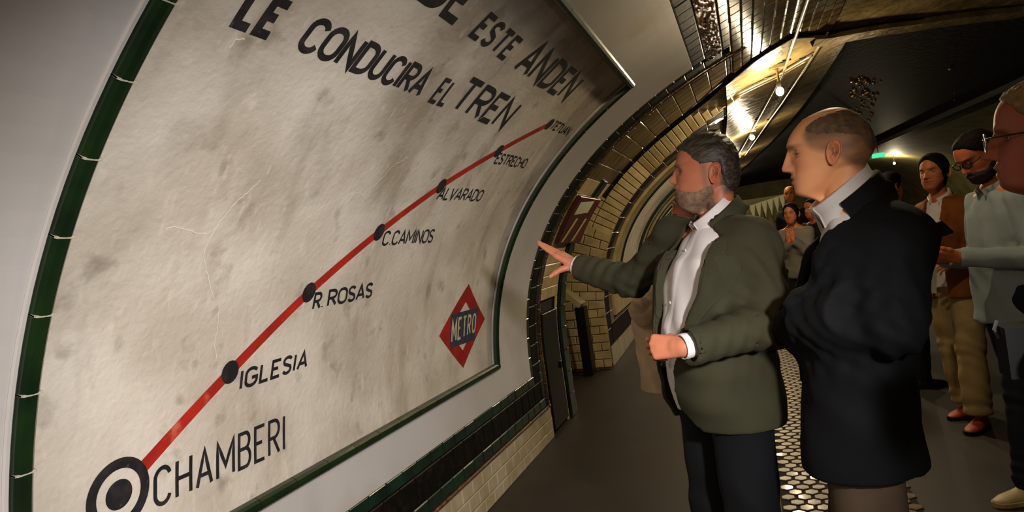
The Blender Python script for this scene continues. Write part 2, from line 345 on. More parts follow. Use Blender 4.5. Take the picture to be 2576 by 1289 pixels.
# the logo
lg = [on_wall(*p) for p in ((1179.8, 714.9), (1220, 802.6), (1166, 926.4), (1105.3, 846))]; lc = np.mean(lg, 0)
inn = [lc + (np.array(p) - lc) * .58 for p in lg]
def qgrid(P4, n=12):
    a, b, c, d = [np.array(p, float) for p in P4]; V = [tuple((a * (1 - i / n) + b * i / n) * (1 - j / n) + (d * (1 - i / n) + c * i / n) * j / n) for j in range(n + 1) for i in range(n + 1)]
    return V, [(j * (n + 1) + i, j * (n + 1) + i + 1, (j + 1) * (n + 1) + i + 1, (j + 1) * (n + 1) + i) for j in range(n) for i in range(n)]
V, Fc = join([qgrid((lg[i], lg[(i + 1) % 4], inn[(i + 1) % 4], inn[i])) for i in range(4)]); flat('logo_diamond', V, Fc, M['paint_darkred'], panel)
V, Fc = qgrid([on_wall(*p) for p in ((1135.3, 791.8), (1203.8, 773.8), (1194.2, 855.5), (1133, 877))]); flat('logo_bar', V, Fc, M['paint_blue'], panel, off=POFF + .0004)
word('METRO', (1135, 865), (1196, 836), (1138, 803), (1199.5, 787), .06, .62, 'logo_lettering', M['paint_cream'], off=POFF + .0008)
for ln, wd in (([(655, 455), (630, 480), (598, 505), (565, 545), (540, 580), (523, 610), (512, 645), (520, 680), (530, 720), (543, 760)], .0022),
               ([(415, 575), (440, 571), (470, 578), (500, 588), (525, 590)], .002), ([(553, 770), (548, 830), (540, 860), (548, 920)], .002), ([(615, 98), (590, 100), (575, 130)], .003),
               ([(918, 498), (930, 478), (960, 450), (985, 420), (1010, 405), (1030, 395)], .0018), ([(1040, 400), (1075, 372), (1110, 343)], .0016),
               ([(1122, 352), (1160, 325), (1190, 308), (1250, 275)], .0014), ([(918, 498), (905, 486), (880, 488), (840, 505), (800, 530), (760, 560)], .0015)):
    q = []
    for a, b in zip(ln[:-1], ln[1:]):
        for i in range(5):
            f = i / 5; q.append((a[0] + (b[0] - a[0]) * f + random.uniform(-1.6, 1.6), a[1] + (b[1] - a[1]) * f + random.uniform(-1.6, 1.6)))
    V, Fc = ribbon([on_wall(*p) for p in q], wd * .55); flat('crack', V, Fc, M['crack'], panel, off=POFF + .0002)

# ---- tile band round the border
def row(y0, y1, L, s0, s1, m, parent, ph=0, name='tile', **k):
    y = y0 - ph
    while y < y1 - .01:
        a = max(y, y0); b = min(y + L, y1)
        if b - a > .02: tile(name, a, b, s0, s1, m, parent, off=-.012, **k)
        y += L
row(1.6, 5.20, .15, -.104, -.037, M['green_dark'], wall, 0, 'green_tile')
row(1.6, 5.11, .15, -.249, -.106, M['black_tile'], wall, .04, 'black_tile')
row(1.6, 5.20, .15, -.322, -.251, M['green_dark'], wall, .09, 'green_tile')
y = 1.6
while y < 5.2: bead('edge_tile', (y, -.337), (min(y + .2, 5.24), -.337), .026, M['brown_tile'], wall, off=-.012, hgt=.022); y += .2
for i, (a, b) in enumerate(((-.435, -.352), (-.52, -.437), (-.602, -.522))): row(1.9, 5.22, .15, a, b, M['white_tile'], wall, .075 * (i % 2), 'white_brick_tile')
def col(s0, s1, L, y0, y1, m, name):
    s = s0
    while s < s1 - .01: tile(name, y0, y1, s, min(s + L, s1), m, wall, off=-.012); s += L
col(bS0, bS1 + .07, .15, 4.835, 4.905, M['green_dark'], 'green_tile')
col(bS0 - .07, 2.88, .15, 4.907, 5.06, M['black_tile'], 'black_tile')
col(-.25, 2.94, .15, 5.062, 5.14, M['green_dark'], 'green_tile')
s = -.35
while s < 2.95: bead('edge_tile', (5.155, s), (5.155, s + .2), .026, M['brown_tile'], wall, off=-.012, hgt=.022, along='s'); s += .2
for yy, a, b, m_, n_ in ((3.0, 2.665, 2.76, 'black_tile', 'black_tile'), (3.0, 2.762, 2.885, 'brown_tile', 'brown_tile'), (3.0, 2.887, 2.945, 'green_dark', 'green_tile')): row(2.6, 4.83 if n_ == 'black_tile' else 4.9, .15, a, b, M[m_], wall, 0, n_)
# left of the panel, mostly outside the frame
col(-.03, 2.66, .3, .1, .34, M['black_tile'], 'black_tile')
# pier between the bay and the passage
s = .98
while s < 2.93:
    y = 5.175
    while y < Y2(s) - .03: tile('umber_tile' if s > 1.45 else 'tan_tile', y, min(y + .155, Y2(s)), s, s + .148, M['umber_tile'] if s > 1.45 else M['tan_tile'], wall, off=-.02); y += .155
    s += .148
s = -.6
while s < .97:
    for (a, b) in ((5.175, 5.24), (5.70, 5.76), (5.99, 6.05)):
        tile('tan_tile', a, b, s, s + .1, M['tan_tile'], wall, off=-.02)
    if s > .4:
        for (a, b) in ((5.24, 5.40), (5.40, 5.55), (5.55, 5.70)): tile('tan_tile', a, b, s, s + .1, M['tan_tile'], wall, off=-.02)
    s += .1
for s0 in np.arange(-.6, 1.42, .2): tile('green_tile', 5.79, 5.97, s0, s0 + .2, M['green_dark'], wall, off=-.01, t=.02)
nich = slabs('vent_door', [(5.25, 5.69, -.56, .395)], -.03, .002, M['metal_dark'], None, label='dark narrow metal door low in the tiled pier', cat='door'); 
slabs('hasp', [(5.62, 5.66, -.12, -.06)], .002, .016, M['metal_dark'], nich)
# faded station sign on the pier
sg = slabs('enamel_station_sign', [(5.30, 6.12, .98, 1.42)], -.006, .022, M['poster'], label='small dark red enamel station sign on the pier beside the passage', cat='sign')
V = [(5.40, 1.25), (5.86, 1.28), (5.86, 1.40), (5.40, 1.37)]; flat('pale_plate', V, [(0, 1, 2, 3)], M['cloth_white'], sg, off=.0235)
V = [(5.36, 1.0), (5.44, 1.0), (5.62, 1.22), (5.54, 1.22)]; flat('pale_stripe', V, [(0, 1, 2, 3)], M['tan_tile'], sg, off=.0235)
V = [(5.70, 1.0), (5.78, 1.0), (5.96, 1.22), (5.88, 1.22)]; flat('pale_stripe', V, [(0, 1, 2, 3)], M['tan_tile'], sg, off=.0235)

# ---- near vault: bevelled tiles, then plaster
near = sheet('ceiling', -6, Y2, 2.94, 12, M['ceiling'], off=-.006, ny=8, ns=90, kind='structure')
s = 2.947; i = 0
while s < 3.76:
    y = 3.3 + (.075 if i % 2 else 0)
    while y < Y2(s) - .04: tile('bevel_tile', y, min(y + .15, Y2(s) - .005), s, s + .0745, M['vault_tile'], near, off=-.006, b=.007, t=.008, gap=.004); y += .15
    s += .0745; i += 1
# glossy moulded edge of the near vault
ss = np.concatenate([np.arange(1.44, 4.7, .14)])
for a, b in zip(ss[:-1], ss[1:]): bead('arch_edge_tile', (Y2(a) + .0, a), (Y2(b), b), .05, M['black_tile'], near, off=-.01, hgt=.035, along='s')
# raised rib that crosses the ceiling beyond
V = []; Fc = []; S_ = np.linspace(3.6, 6.4, 30)
for s_ in S_:
    for dy, o in ((-.03, 0), (-.03, .05), (.22, .05), (.22, 0)): V.append(W(Y2(s_) + dy, s_, o))
for i in range(29):
    for k in range(3): Fc.append((i * 4 + k, i * 4 + k + 1, i * 4 + 5 + k, i * 4 + 4 + k))
obj('trim_2', V, Fc, M['ceiling'], kind='structure')

# ---- the passage bay: deep recess whose ceiling runs out into the vault
V = []; Fc = []; S_ = np.linspace(-.62, 2.92, 50)
for s_ in S_:
    o = OFF(s_); V += [W(Y2(s_), s_, -.04), W(Y2(s_) + .02, s_, o), W((Y2(s_) + Y3(s_)) / 2, s_, o - .02), W(Y3(s_), s_, o)]
for i in range(49):
    for k in range(3): Fc.append((i * 4 + k, i * 4 + k + 1, i * 4 + 5 + k, i * 4 + 4 + k))
obj('wall_passage', V, Fc, M['ceiling'], kind='structure', smooth=True)
# facing wall of the passage, voussoirs and tile courses
def WF(s, o): return W(Y3(s), s, o)
V = []; Fc = []
for s_ in S_:
    for k in range(5): V.append(WF(s_, -.0 + (OFF(s_) - .02) * k / 4))
for i in range(49):
    for k in range(4): Fc.append((i * 5 + k, i * 5 + k + 1, i * 5 + 6 + k, i * 5 + 5 + k))
face = obj('wall_facing', V, Fc, M['mortar'], kind='structure')
def ftile(name, s0, s1, o0, o1, m):
    g = .004; V = []
    for (e, d) in ((g, .003), (g, -.008), (g + .006, -.014)):
        for (s_, o) in ((s0 + e, o0 - e), (s1 - e, o0 - e), (s1 - e, o1 + e), (s0 + e, o1 + e)):
            x, y, z = WF(s_, o); V.append((x, y + d, z))
    Fc = []
    for q in (0, 4):
        for i in range(4): Fc.append((q + i, q + (i + 1) % 4, q + 4 + (i + 1) % 4, q + 4 + i))
    Fc.append((8, 9, 10, 11)); obj(name, V, Fc, m, face)
s = 1.0
while s < 2.95:
    ftile('voussoir', s, s + .078, 0, max(-.25, OFF(s + .06)), M['tan_tile'])
    if OFF(s + .06) < -.40: ftile('voussoir', s, s + .078, -.25, max(-.5, OFF(s + .06)), M['tan_tile'])
    s += .078
s = -.58; i = 0
while s < .95:
    o = 0 if i % 2 else .1
    while o > -1.3:
        a = min(o, 0); b = max(o - .2, -1.3); 
        if a - b > .03: ftile('facing_tile', s, s + .1, a, b, M['tan_tile'])
        o -= .2
    s += .1; i += 1
# tiled pilaster with sloping cap in the passage
pil = slabs('stair_parapet', [], 0, 0, M['mortar']) if False else None
cxp = float((ray(1468, 840) * (7.70 / ray(1468, 840)[1]))[0])
V, Fc = box(cxp - .04, cxp + .07, 7.6, 7.78, 0, .80); par = obj('parapet_post', V, Fc, M['metal_dark'], label='dark tiled parapet post with a sloping cream cap in the side passage', cat='post')
V, Fc = box(-.22, .10, -.12, .12, -.03, .03); 
V = [(cxp - .03 + p[0] * math.cos(.75) + p[2] * math.sin(.75), 7.67 + p[1], 0.89 - p[0] * math.sin(.75) + p[2] * math.cos(.75)) for p in V]
obj('cap_tile', V, Fc, M['white_tile'], par)

# ---- the wall beyond, bay after bay
def far_bay(Y, first):
    Yn = Y + 5.0
    y3 = (lambda s: Y3(s)) if first else (lambda s: Y)
    wl = sheet('wall_far', y3, Yn + .02, -.62, 3.3, M['mortar'], off=-.03, ny=12, ns=40, kind='structure')
    def band(a, b, s0, s1, m, nm='tile', L=.15, off=-.02):
        s = s0
        while s < s1: tile(nm, (y3(s) + a), (y3(s) + b), s, s + L, m, wl, off=off, t=.012, ns=1); s += L
    band(0, .07, -.55, 3.0, M['white_tile'], 'edge_tile', .2)
    band(.08, .34, -.35, 2.9, M['black_tile'], 'black_tile', .2)
    band(.36, .62, -.35, 2.9, M['brown_tile'], 'brown_tile', .2)
    band(4.5, 4.62, -.3, 2.9, M['black_tile'], 'black_tile', .2)
    row(Y + .3, Y + 4.9, .3, -.34, -.1, M['black_tile'], wl); row(Y + .1, Y + 4.9, .3, -.6, -.36, M['white_tile'], wl)
    slabs('plaster_border', [(Y + .7, Y + 1.25, -.05, 2.8), (Y + 3.95, Y + 4.45, -.05, 2.8), (Y + 1.25, Y + 3.95, -.05, .2), (Y + 1.25, Y + 3.95, 2.3, 2.8)], -.03, .01, M['tan_tile'], wl)
    for a, b, s0, s1 in ((Y + 1.25, Y + 1.33, .2, 2.3), (Y + 3.87, Y + 3.95, .2, 2.3), (Y + 1.33, Y + 3.87, .2, .26), (Y + 1.33, Y + 3.87, 2.24, 2.3)): slabs('dark_moulding', [(a, b, s0, s1)], -.03, .03, M['green_dark'], wl)
    slabs('poster_field', [(Y + 1.33, Y + 3.87, .26, 2.24)], -.03, -.012, M['panel'], wl)
far_bay(8.0, True); far_bay(13.0, False); far_bay(18.0, False); far_bay(23.0, False)
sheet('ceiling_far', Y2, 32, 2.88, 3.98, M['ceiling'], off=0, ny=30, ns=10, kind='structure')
sheet('ceiling_dark', Y2, 32, 3.98, 7.62, M['near_black'], off=-.03, ny=40, ns=50, kind='structure')
sheet('wall_right', -6, 32, 7.60, SMAX + .55, M['olive'], off=0, ny=20, ns=40, kind='structure')
# long beam where the dark vault ends
V = []; Fc = []
for i in range(30):
    y = -2 + 34 * i / 29
    for s_, o in ((7.5, -.04), (7.5, .07), (7.66, .07), (7.66, -.04)): V.append(W(y, s_, o))
for i in range(29):
    for k in range(3): Fc.append((i * 4 + k, i * 4 + k + 1, i * 4 + 5 + k, i * 4 + 4 + k))
obj('trim_3', V, Fc, M['near_black'], kind='structure')
V, Fc = box(-9, 12, 32, 32.2, -1.5, 5); obj('wall_end', V, Fc, M['olive'], kind='structure')
V, Fc = box(-9, 12, -6.3, -6.1, -1.5, 5); obj('wall_back', V, Fc, M['olive'], kind='structure')
# ---- floor
def fl(name, x0, x1, z, m, y0=-6, y1=32):
    V = []; Fc = []
    for i in range(39):
        y = y0 + (y1 - y0) * i / 38; V += [(x0 + float(bend(y)), y, z), (x1 + float(bend(y)), y, z)]
    for i in range(38): Fc.append((2 * i, 2 * i + 1, 2 * i + 3, 2 * i + 2))
    return obj(name, V, Fc, m, kind='structure')
fl('floor', -3.6, 2.7, 0, M['floor'])
fl('floor_pit', 2.7, 6.0, -1.1, M['near_black']); fl('floor_opposite', 6.0, 9.4, 0, M['floor'])
V = []; Fc = []
for i in range(39):
    y = -6 + i; V += [(2.7 + float(bend(y)), y, 0), (2.7 + float(bend(y)), y, -1.1)]
for i in range(38): Fc.append((2 * i, 2 * i + 1, 2 * i + 3, 2 * i + 2))
obj('wall_platform_edge', V, Fc, M['mortar_dark'], kind='structure')
# hexagon paving field
hexf = slabs and obj('floor_hexagon_bed', *box(-.02, .62, 2.2, 8.6, -.005, .0015), M['mortar_dark'], kind='structure')
hm = {}
def hexm(r_, m, key):
    if key in hm: return hm[key]
    V = []; 
    for rr, z in ((r_, 0.0), (r_, .003), (r_ * .88, .0065)): V += [(rr * math.sin(R(60 * k)), rr * math.cos(R(60 * k)), z) for k in range(6)]
    Fc = [(q + k, q + (k + 1) % 6, q + 6 + (k + 1) % 6, q + 6 + k) for q in (0, 6) for k in range(6)] + [tuple(range(12, 18))]
    me = mesh('hexagon_tile', V, Fc); me.materials.append(m); hm[key] = me; return me
HX = []; PW = .082; RH = PW * .866
iy = 0; y = 2.3
while y < 8.5:
    x = .02 + (PW / 2 if iy % 2 else 0)
    while x < .6: HX.append((x, y)); x += PW
    y += RH; iy += 1
HX.sort(key=lambda p: abs(p[1] - 4.2)); n = 0
rest = []
for (x, y) in HX:
    if n < 298 and 3.2 < y:
        o = link('hexagon_tile', hexm(.040, M['hex'], 'a'), hexf); o.location = (x, y, .001); o.rotation_euler = (random.uniform(-.03, .03), random.uniform(-.03, .03), random.uniform(-.04, .04)); n += 1
    else: rest.append((x, y))
base = hexm(.040, M['hex'], 'a'); bv = [tuple(v.co) for v in base.vertices]; bf = [tuple(p.vertices) for p in base.polygons]
V, Fc = join([([(a + x, b + y, c + .001) for a, b, c in bv], bf) for x, y in rest]); obj('hexagon_tiles', V, Fc, M['hex'], hexf, kind='stuff')

# domes added as lamp glints on the dark vault, sparkle bumps on the brown tiles
def dome(y, s_, r_, o, h=.5):
    V = [W(y, s_, o + r_ * h)]; n = 8
    for f, g in ((.45, .8), (.8, .45), (1, -.1)):
        for k in range(n): V.append(W(y + r_ * f * math.cos(2 * math.pi * k / n), s_ + r_ * f * math.sin(2 * math.pi * k / n), o + r_ * h * g))
    return V, [(0, 1 + k, 1 + (k + 1) % n) for k in range(n)] + [(1 + a * n + k, 1 + (a + 1) * n + k, 1 + (a + 1) * n + (k + 1) % n, 1 + a * n + (k + 1) % n) for a in (0, 1) for k in range(n)]
dk = bpy.data.objects['ceiling_dark']; ds = []
def on_dark(px, py):
    d = ray(px, py); best = None
    for sy in np.linspace(4.3, 7.5, 240):
        x, _, z = W(6, sy, -.03); 
        e = (z - H) * d[0] - (x - float(bend(6))) * d[2]
        if best is None or abs(e) < best[0]: best = (abs(e), sy, x)
    return best[2] / d[0] * d[1], best[1]
for (a, b, n) in (((2165, 195), (2215, 240), 22), ((2200, 225), (2255, 280), 26), ((2240, 275), (2262, 300), 10), ((2238, 320), (2258, 350), 12), ((2180, 190), (2245, 205), 8), ((2410, 160), (2425, 170), 1), ((2455, 220), (2470, 250), 2)):
    for _ in range(n): y, s_ = on_dark(random.uniform(a[0], b[0]), random.uniform(a[1], b[1])); ds.append(dome(y, s_, random.uniform(.014, .034), -.03, .95))
V, Fc = join(ds); obj('glint_domes', V, Fc, M['glint'], dk, kind='stuff', smooth=True)
ds = []
for _ in range(420): ds.append(dome(random.uniform(2.7, 4.95), random.uniform(2.775, 2.875), random.uniform(.004, .009), -.003, .8))
for _ in range(160): ds.append(dome(random.uniform(5.09, 5.2), random.uniform(-.3, 2.9), random.uniform(.003, .006), .008, .8))
V, Fc = join(ds); obj('sparkle_relief', V, Fc, M['relief'], wall, kind='stuff', smooth=True)  # bumps added to make the brown tiles sparkle

# ------------------------------------------------------------------ conduits and bulbs on the ceiling
def ceil_z(x, y): return float(np.interp(x - float(bend(y)), PXs[(PSs > 1) & (PSs < 7)], PZs[(PSs > 1) & (PSs < 7)]))
def conduit(xy, label, r_=.011, group=None, gap=.03):
    pts = []
    for (a, b) in zip(xy[:-1], xy[1:]):
        for i in range(8): f = i / 8; x = a[0] + (b[0] - a[0]) * f; y = a[1] + (b[1] - a[1]) * f; pts.append((x, y, ceil_z(x, y) - gap))
    x, y = xy[-1]; pts.append((x, y, ceil_z(x, y) - gap)); V, Fc = tube(pts, r_, 8)
    o = obj('ceiling_conduit', V, Fc, M['pipe'], label=label, cat='pipe', smooth=True)
    for i in range(6, len(pts), 8):
        V, Fc = tube([np.array(pts[i]) - [.035, 0, -.015], np.array(pts[i]) + [.035, 0, .015]], .008, 6); obj('clip', V, Fc, M['metal_dark'], o)
    return o
conduit([(.80, 5.9), (.60, 8.7), (.45, 10.4), (.16, 14.4)], 'thin grey conduit along the ceiling, on the far side of the bulbs')
conduit([(.53, 2.4), (.55, 4.6), (.50, 6.9), (.26, 10.2), (0.0, 14)], 'thin grey conduit along the ceiling, running through the bulb fittings', .013)
conduit([(.06, 6.65), (.47, 6.75), (.74, 6.55)], 'short grey conduit crossing the ceiling at the nearest bulb')
conduit([(.06, 6.78), (.47, 6.88), (.70, 6.70)], 'second short conduit crossing the ceiling just beyond the nearest one', .008)
names = ['bare glowing bulb nearest on the ceiling, above the bald man', 'bare glowing bulb second along the ceiling, behind the green jacket man', 'bare glowing bulb third along the ceiling, low beside his hair', 'small bare bulb fourth along the far ceiling', 'small bare bulb farthest along the left ceiling',
         'bare bulb overhead between the photographer and the panel', 'bare bulb overhead of the photographer', 'bare bulb on the ceiling behind the photographer', 'tiny bare bulb in the distant olive hall']
for (x, y, z), nm in zip(BULBS, names):
    zc = ceil_z(x, y) if x < 3 else ceil_z(x, y); e = empty('bare_bulb', (x, y, z), nm, 'light bulb', 'bare bulbs along the vault')
    V, Fc = ball((0, 0, 0), .034, 12, 8, (1, 1, 1.15)); link('bulb', mesh('bulb', V, Fc), e, M['bulb_dim'] if -1 < y < 5 else M['bulb'], smooth=True)
    V, Fc = tube([(0, 0, .03), (0, 0, .085)], [.017, .022], 10); link('socket', mesh('socket', V, Fc), e, M['metal_dark'])
    V, Fc = join([tube([(0, 0, .08), (0, 0, max(.1, zc - z))], .012, 8), box(-.06, .06, -.05, .05, max(.1, zc - z) - .03, max(.1, zc - z))]); link('bracket', mesh('bracket', V, Fc), e, M['pipe'])
V, Fc = box(-.13, .13, -.02, .02, -.05, .05); e = empty('exit_sign', (3.05, 17.5, 2.62), 'small glowing green exit sign hanging in the distance beneath the dark vault', 'sign')
link('panel', mesh('panel', V, Fc), e, M['exit']); V, Fc = tube([(0, 0, .07), (0, 0, .4)], .01, 6); link('hanger', mesh('hanger', V, Fc), e, M['metal_dark'])
# pale bunting far down the platform
q0 = at(1925, 600, 13.2); o = obj('olive_partition', *box(-1.0, .45, -.05, .05, 0, 1.95), M['olive'], label='plain olive partition panel standing behind the distant group', cat='partition'); o.location = (q0[0], q0[1], 0)
bt = empty('bunting', tuple(at(1892, 518, 12.5)), 'pale triangular cloth bunting strung across behind the distant group', 'bunting'); b0 = np.array(bt.location)
bp = [at(1892 + i * 15, 518 - i * 5, 12.5) for i in range(7)]
V, Fc = tube([p + np.array([-.05, 0, .0]) for p in bp], .006, 6); link('cord', mesh('cord', np.array(V) - b0, Fc), bt, M['cloth_white'])
for p in bp[:6]:
    q = [(-.05, 0, 0), (.05, 0, .01), (0, 0, -.3), (-.05, .004, 0), (.05, .004, .01), (0, .004, -.3)]; link('pennant', mesh('pennant', [tuple(np.array(a) + p - b0) for a in q], [(0, 1, 2), (5, 4, 3), (0, 3, 4, 1), (1, 4, 5, 2), (2, 5, 3, 0)]), bt, M['cloth_white'])
# ================================================================== people: signed-distance modelling
f32 = np.float32
def seg(P, a, b, ra, rb=None):
    a = np.asarray(a, f32); b = np.asarray(b, f32); rb = ra if rb is None else rb; ab = b - a
    h = np.clip(((P - a) @ ab) / max(float(ab @ ab), 1e-9), 0, 1); return np.linalg.norm(P - a - h[:, None] * ab, axis=1) - (ra + (rb - ra) * h)
def ell(P, c, r, M3=None):
    q = P - np.asarray(c, f32)
    if M3 is not None: q = q @ M3
    r = np.asarray(r, f32); k = np.linalg.norm(q / r, axis=1); return (k - 1) * float(min(r)) * np.where(k > 1, 1, .9)
def smin(a, b, k=.03):
    h = np.clip(.5 + .5 * (b - a) / k, 0, 1); return b + (a - b) * h - k * h * (1 - h)
def loft(P, tab, n=2.3):
    """tab rows: z, cx, cy, hx, hy (local frame, z up)"""
    T_ = np.array(tab, f32); z = P[:, 2]; g = lambda i: np.interp(z, T_[:, 0], T_[:, i]).astype(f32)
    a = g(3); b = g(4); x = np.abs(P[:, 0] - g(1)) / a; y = np.abs(P[:, 1] - g(2)) / b; k = (x ** n + y ** n) ** (1 / n)
    return np.maximum((k - 1) * np.minimum(a, b), np.maximum(z - T_[-1, 0], T_[0, 0] - z))
def wav(P, d, lam, amp, ph=0, warp=.5):
    d = np.asarray(d, f32); d = d / np.linalg.norm(d); t = P @ d; o = np.roll(d, 1)
    return amp * np.sin(2 * math.pi * t / lam + ph + warp * 4 * np.sin(P @ o * 9 + ph) + warp * 2 * np.sin(P[:, 2] * 17 + ph * 2))
def near_(P, c, r): return np.exp(-np.sum((P - np.asarray(c, f32)) ** 2, axis=1) / (r * r))
def rotz(a): return np.array([[math.cos(a), -math.sin(a), 0], [math.sin(a), math.cos(a), 0], [0, 0, 1]])
def nets(fn, lo, hi, h):
    lo = np.array(lo, float); hi = np.array(hi, float); n = np.maximum(8, (np.ceil((hi - lo) / h / 4).astype(int) + 1) * 4); nb = n // 4
    ax = [np.arange(k) for k in nb]; B = np.stack(np.meshgrid(*ax, indexing='ij'), -1).reshape(-1, 3)
    cen = (lo + (B * 4 + 1.5) * h).astype(f32); dc = fn(cen); act = np.abs(dc) < h * 4 * .87 * 1.7 + h * 2
    D = np.ones(tuple(n), f32); Bi = B[~act]; sg = np.sign(dc[~act]) * h * 5
    D4 = D.reshape(nb[0], 4, nb[1], 4, nb[2], 4); D4[Bi[:, 0], :, Bi[:, 1], :, Bi[:, 2], :] = sg[:, None, None, None]
    Ba = B[act]; o = np.stack(np.meshgrid(*[np.arange(4)] * 3, indexing='ij'), -1).reshape(-1, 3)
    idx = (Ba[:, None, :] * 4 + o[None]).reshape(-1, 3)
    vals = np.concatenate([fn((lo + idx[i:i + 400000] * h).astype(f32)) for i in range(0, len(idx), 400000)]) if len(idx) else np.zeros(0)
    D[idx[:, 0], idx[:, 1], idx[:, 2]] = vals
    D[0] = D[-1] = h; D[:, 0] = D[:, -1] = h; D[:, :, 0] = D[:, :, -1] = h
    S = D < 0; c = S[:-1, :-1, :-1].astype(np.int8)
    for i, j, k in ((1, 0, 0), (0, 1, 0), (0, 0, 1), (1, 1, 0), (1, 0, 1), (0, 1, 1), (1, 1, 1)): c = c + S[i:n[0] - 1 + i, j:n[1] - 1 + j, k:n[2] - 1 + k]
    cells = np.argwhere((c > 0) & (c < 8)); vid = -np.ones(c.shape, np.int64); vid[tuple(cells.T)] = np.arange(len(cells))
    acc = np.zeros((len(cells), 3)); cnt = np.zeros(len(cells))
    corners = [(i, j, k) for i in (0, 1) for j in (0, 1) for k in (0, 1)]
    for a in corners:
        for axx in range(3):
            if a[axx]: continue
            b = list(a); b[axx] = 1; va = D[tuple((cells + a).T)]; vb = D[tuple((cells + b).T)]; m_ = (va < 0) != (vb < 0)
            t = np.where(m_, va / np.where(m_, va - vb, 1), 0); p = np.array(a, float)[None] + np.zeros((len(cells), 3)); p[:, axx] += t
            acc[m_] += p[m_]; cnt[m_] += 1
    V = lo + (cells + acc / np.maximum(cnt, 1)[:, None]) * h; Fq = []
    for axx in range(3):
        sl0 = [slice(None)] * 3; sl1 = [slice(None)] * 3; sl0[axx] = slice(0, -1); sl1[axx] = slice(1, None)
        e = np.argwhere(S[tuple(sl0)] != S[tuple(sl1)]); o1, o2 = [(1, 2), (2, 0), (0, 1)][axx]
        ok = (e[:, o1] > 0) & (e[:, o2] > 0) & (e[:, o1] < c.shape[o1]) & (e[:, o2] < c.shape[o2]) & (e[:, axx] < c.shape[axx]); e = e[ok]
        q = []
        for (p1, p2) in ((0, 0), (-1, 0), (-1, -1), (0, -1)):
            t = e.copy(); t[:, o1] += p1; t[:, o2] += p2; q.append(vid[tuple(t.T)])
        q = np.stack(q, 1); fl_ = S[tuple(e.T)]; q[~fl_] = q[~fl_][:, ::-1]; q = q[(q >= 0).all(1)]; Fq.append(q[:, ::-1][:, ::-1] if True else q)
    return V, np.concatenate(Fq)
def relax(V, Fq, it=2, lam=.5):
    E_ = np.concatenate([Fq[:, [0, 1]], Fq[:, [1, 2]], Fq[:, [2, 3]], Fq[:, [3, 0]]]); n = len(V)
    for _ in range(it):
        s_ = np.zeros((n, 3)); k = np.zeros(n)
        for c_ in range(3): s_[:, c_] = np.bincount(E_[:, 0], V[E_[:, 1], c_], n) + np.bincount(E_[:, 1], V[E_[:, 0], c_], n)
        k = np.bincount(E_[:, 0], minlength=n) + np.bincount(E_[:, 1], minlength=n); V = V + lam * (s_ / np.maximum(k, 1)[:, None] - V)
    return V
def cloth(name, root, fn, lo, hi, h, m, it=2, **k):
    V, Fq = nets(fn, lo, hi, h); V = relax(V, Fq, it); V = V - np.array(root.location); return link(name, npmesh(name, V, Fq), root, m, smooth=True, **k)

# ------------------------------------------------------------------ heads
def sg(x, c, s): return np.exp(-((x - c) / s) ** 2)
FRONT = [(0, .235), (.04, .230), (.078, .210), (.094, .185), (.101, .162), (.106, .148), (.104, .136), (.101, .128), (.101, .11), (.099, .09), (.102, .072), (.104, .058), (.101, .042), (.101, .03), (.103, .020), (.098, .008), (.088, 0), (.060, -.008), (.04, -.016), (.03, -.03), (.022, -.05), (.018, -.12)]
MIDN = [(.0, .13), (.005, .125), (.013, .112), (.022, .100), (.028, .090), (.024, .082), (.004, .076), (0, .074)]
BACK = [(0, .235), (-.045, .226), (-.075, .205), (-.093, .17), (-.096, .135), (-.09, .10), (-.076, .07), (-.068, .04), (-.066, 0), (-.068, -.05), (-.075, -.12)]
WID = [(.235, .0), (.228, .03), (.215, .05), (.195, .064), (.17, .074), (.14, .077), (.11, .074), (.09, .071), (.07, .066), (.05, .062), (.03, .053), (.01, .038), (0, .030), (-.02, .025), (-.12, .02)]
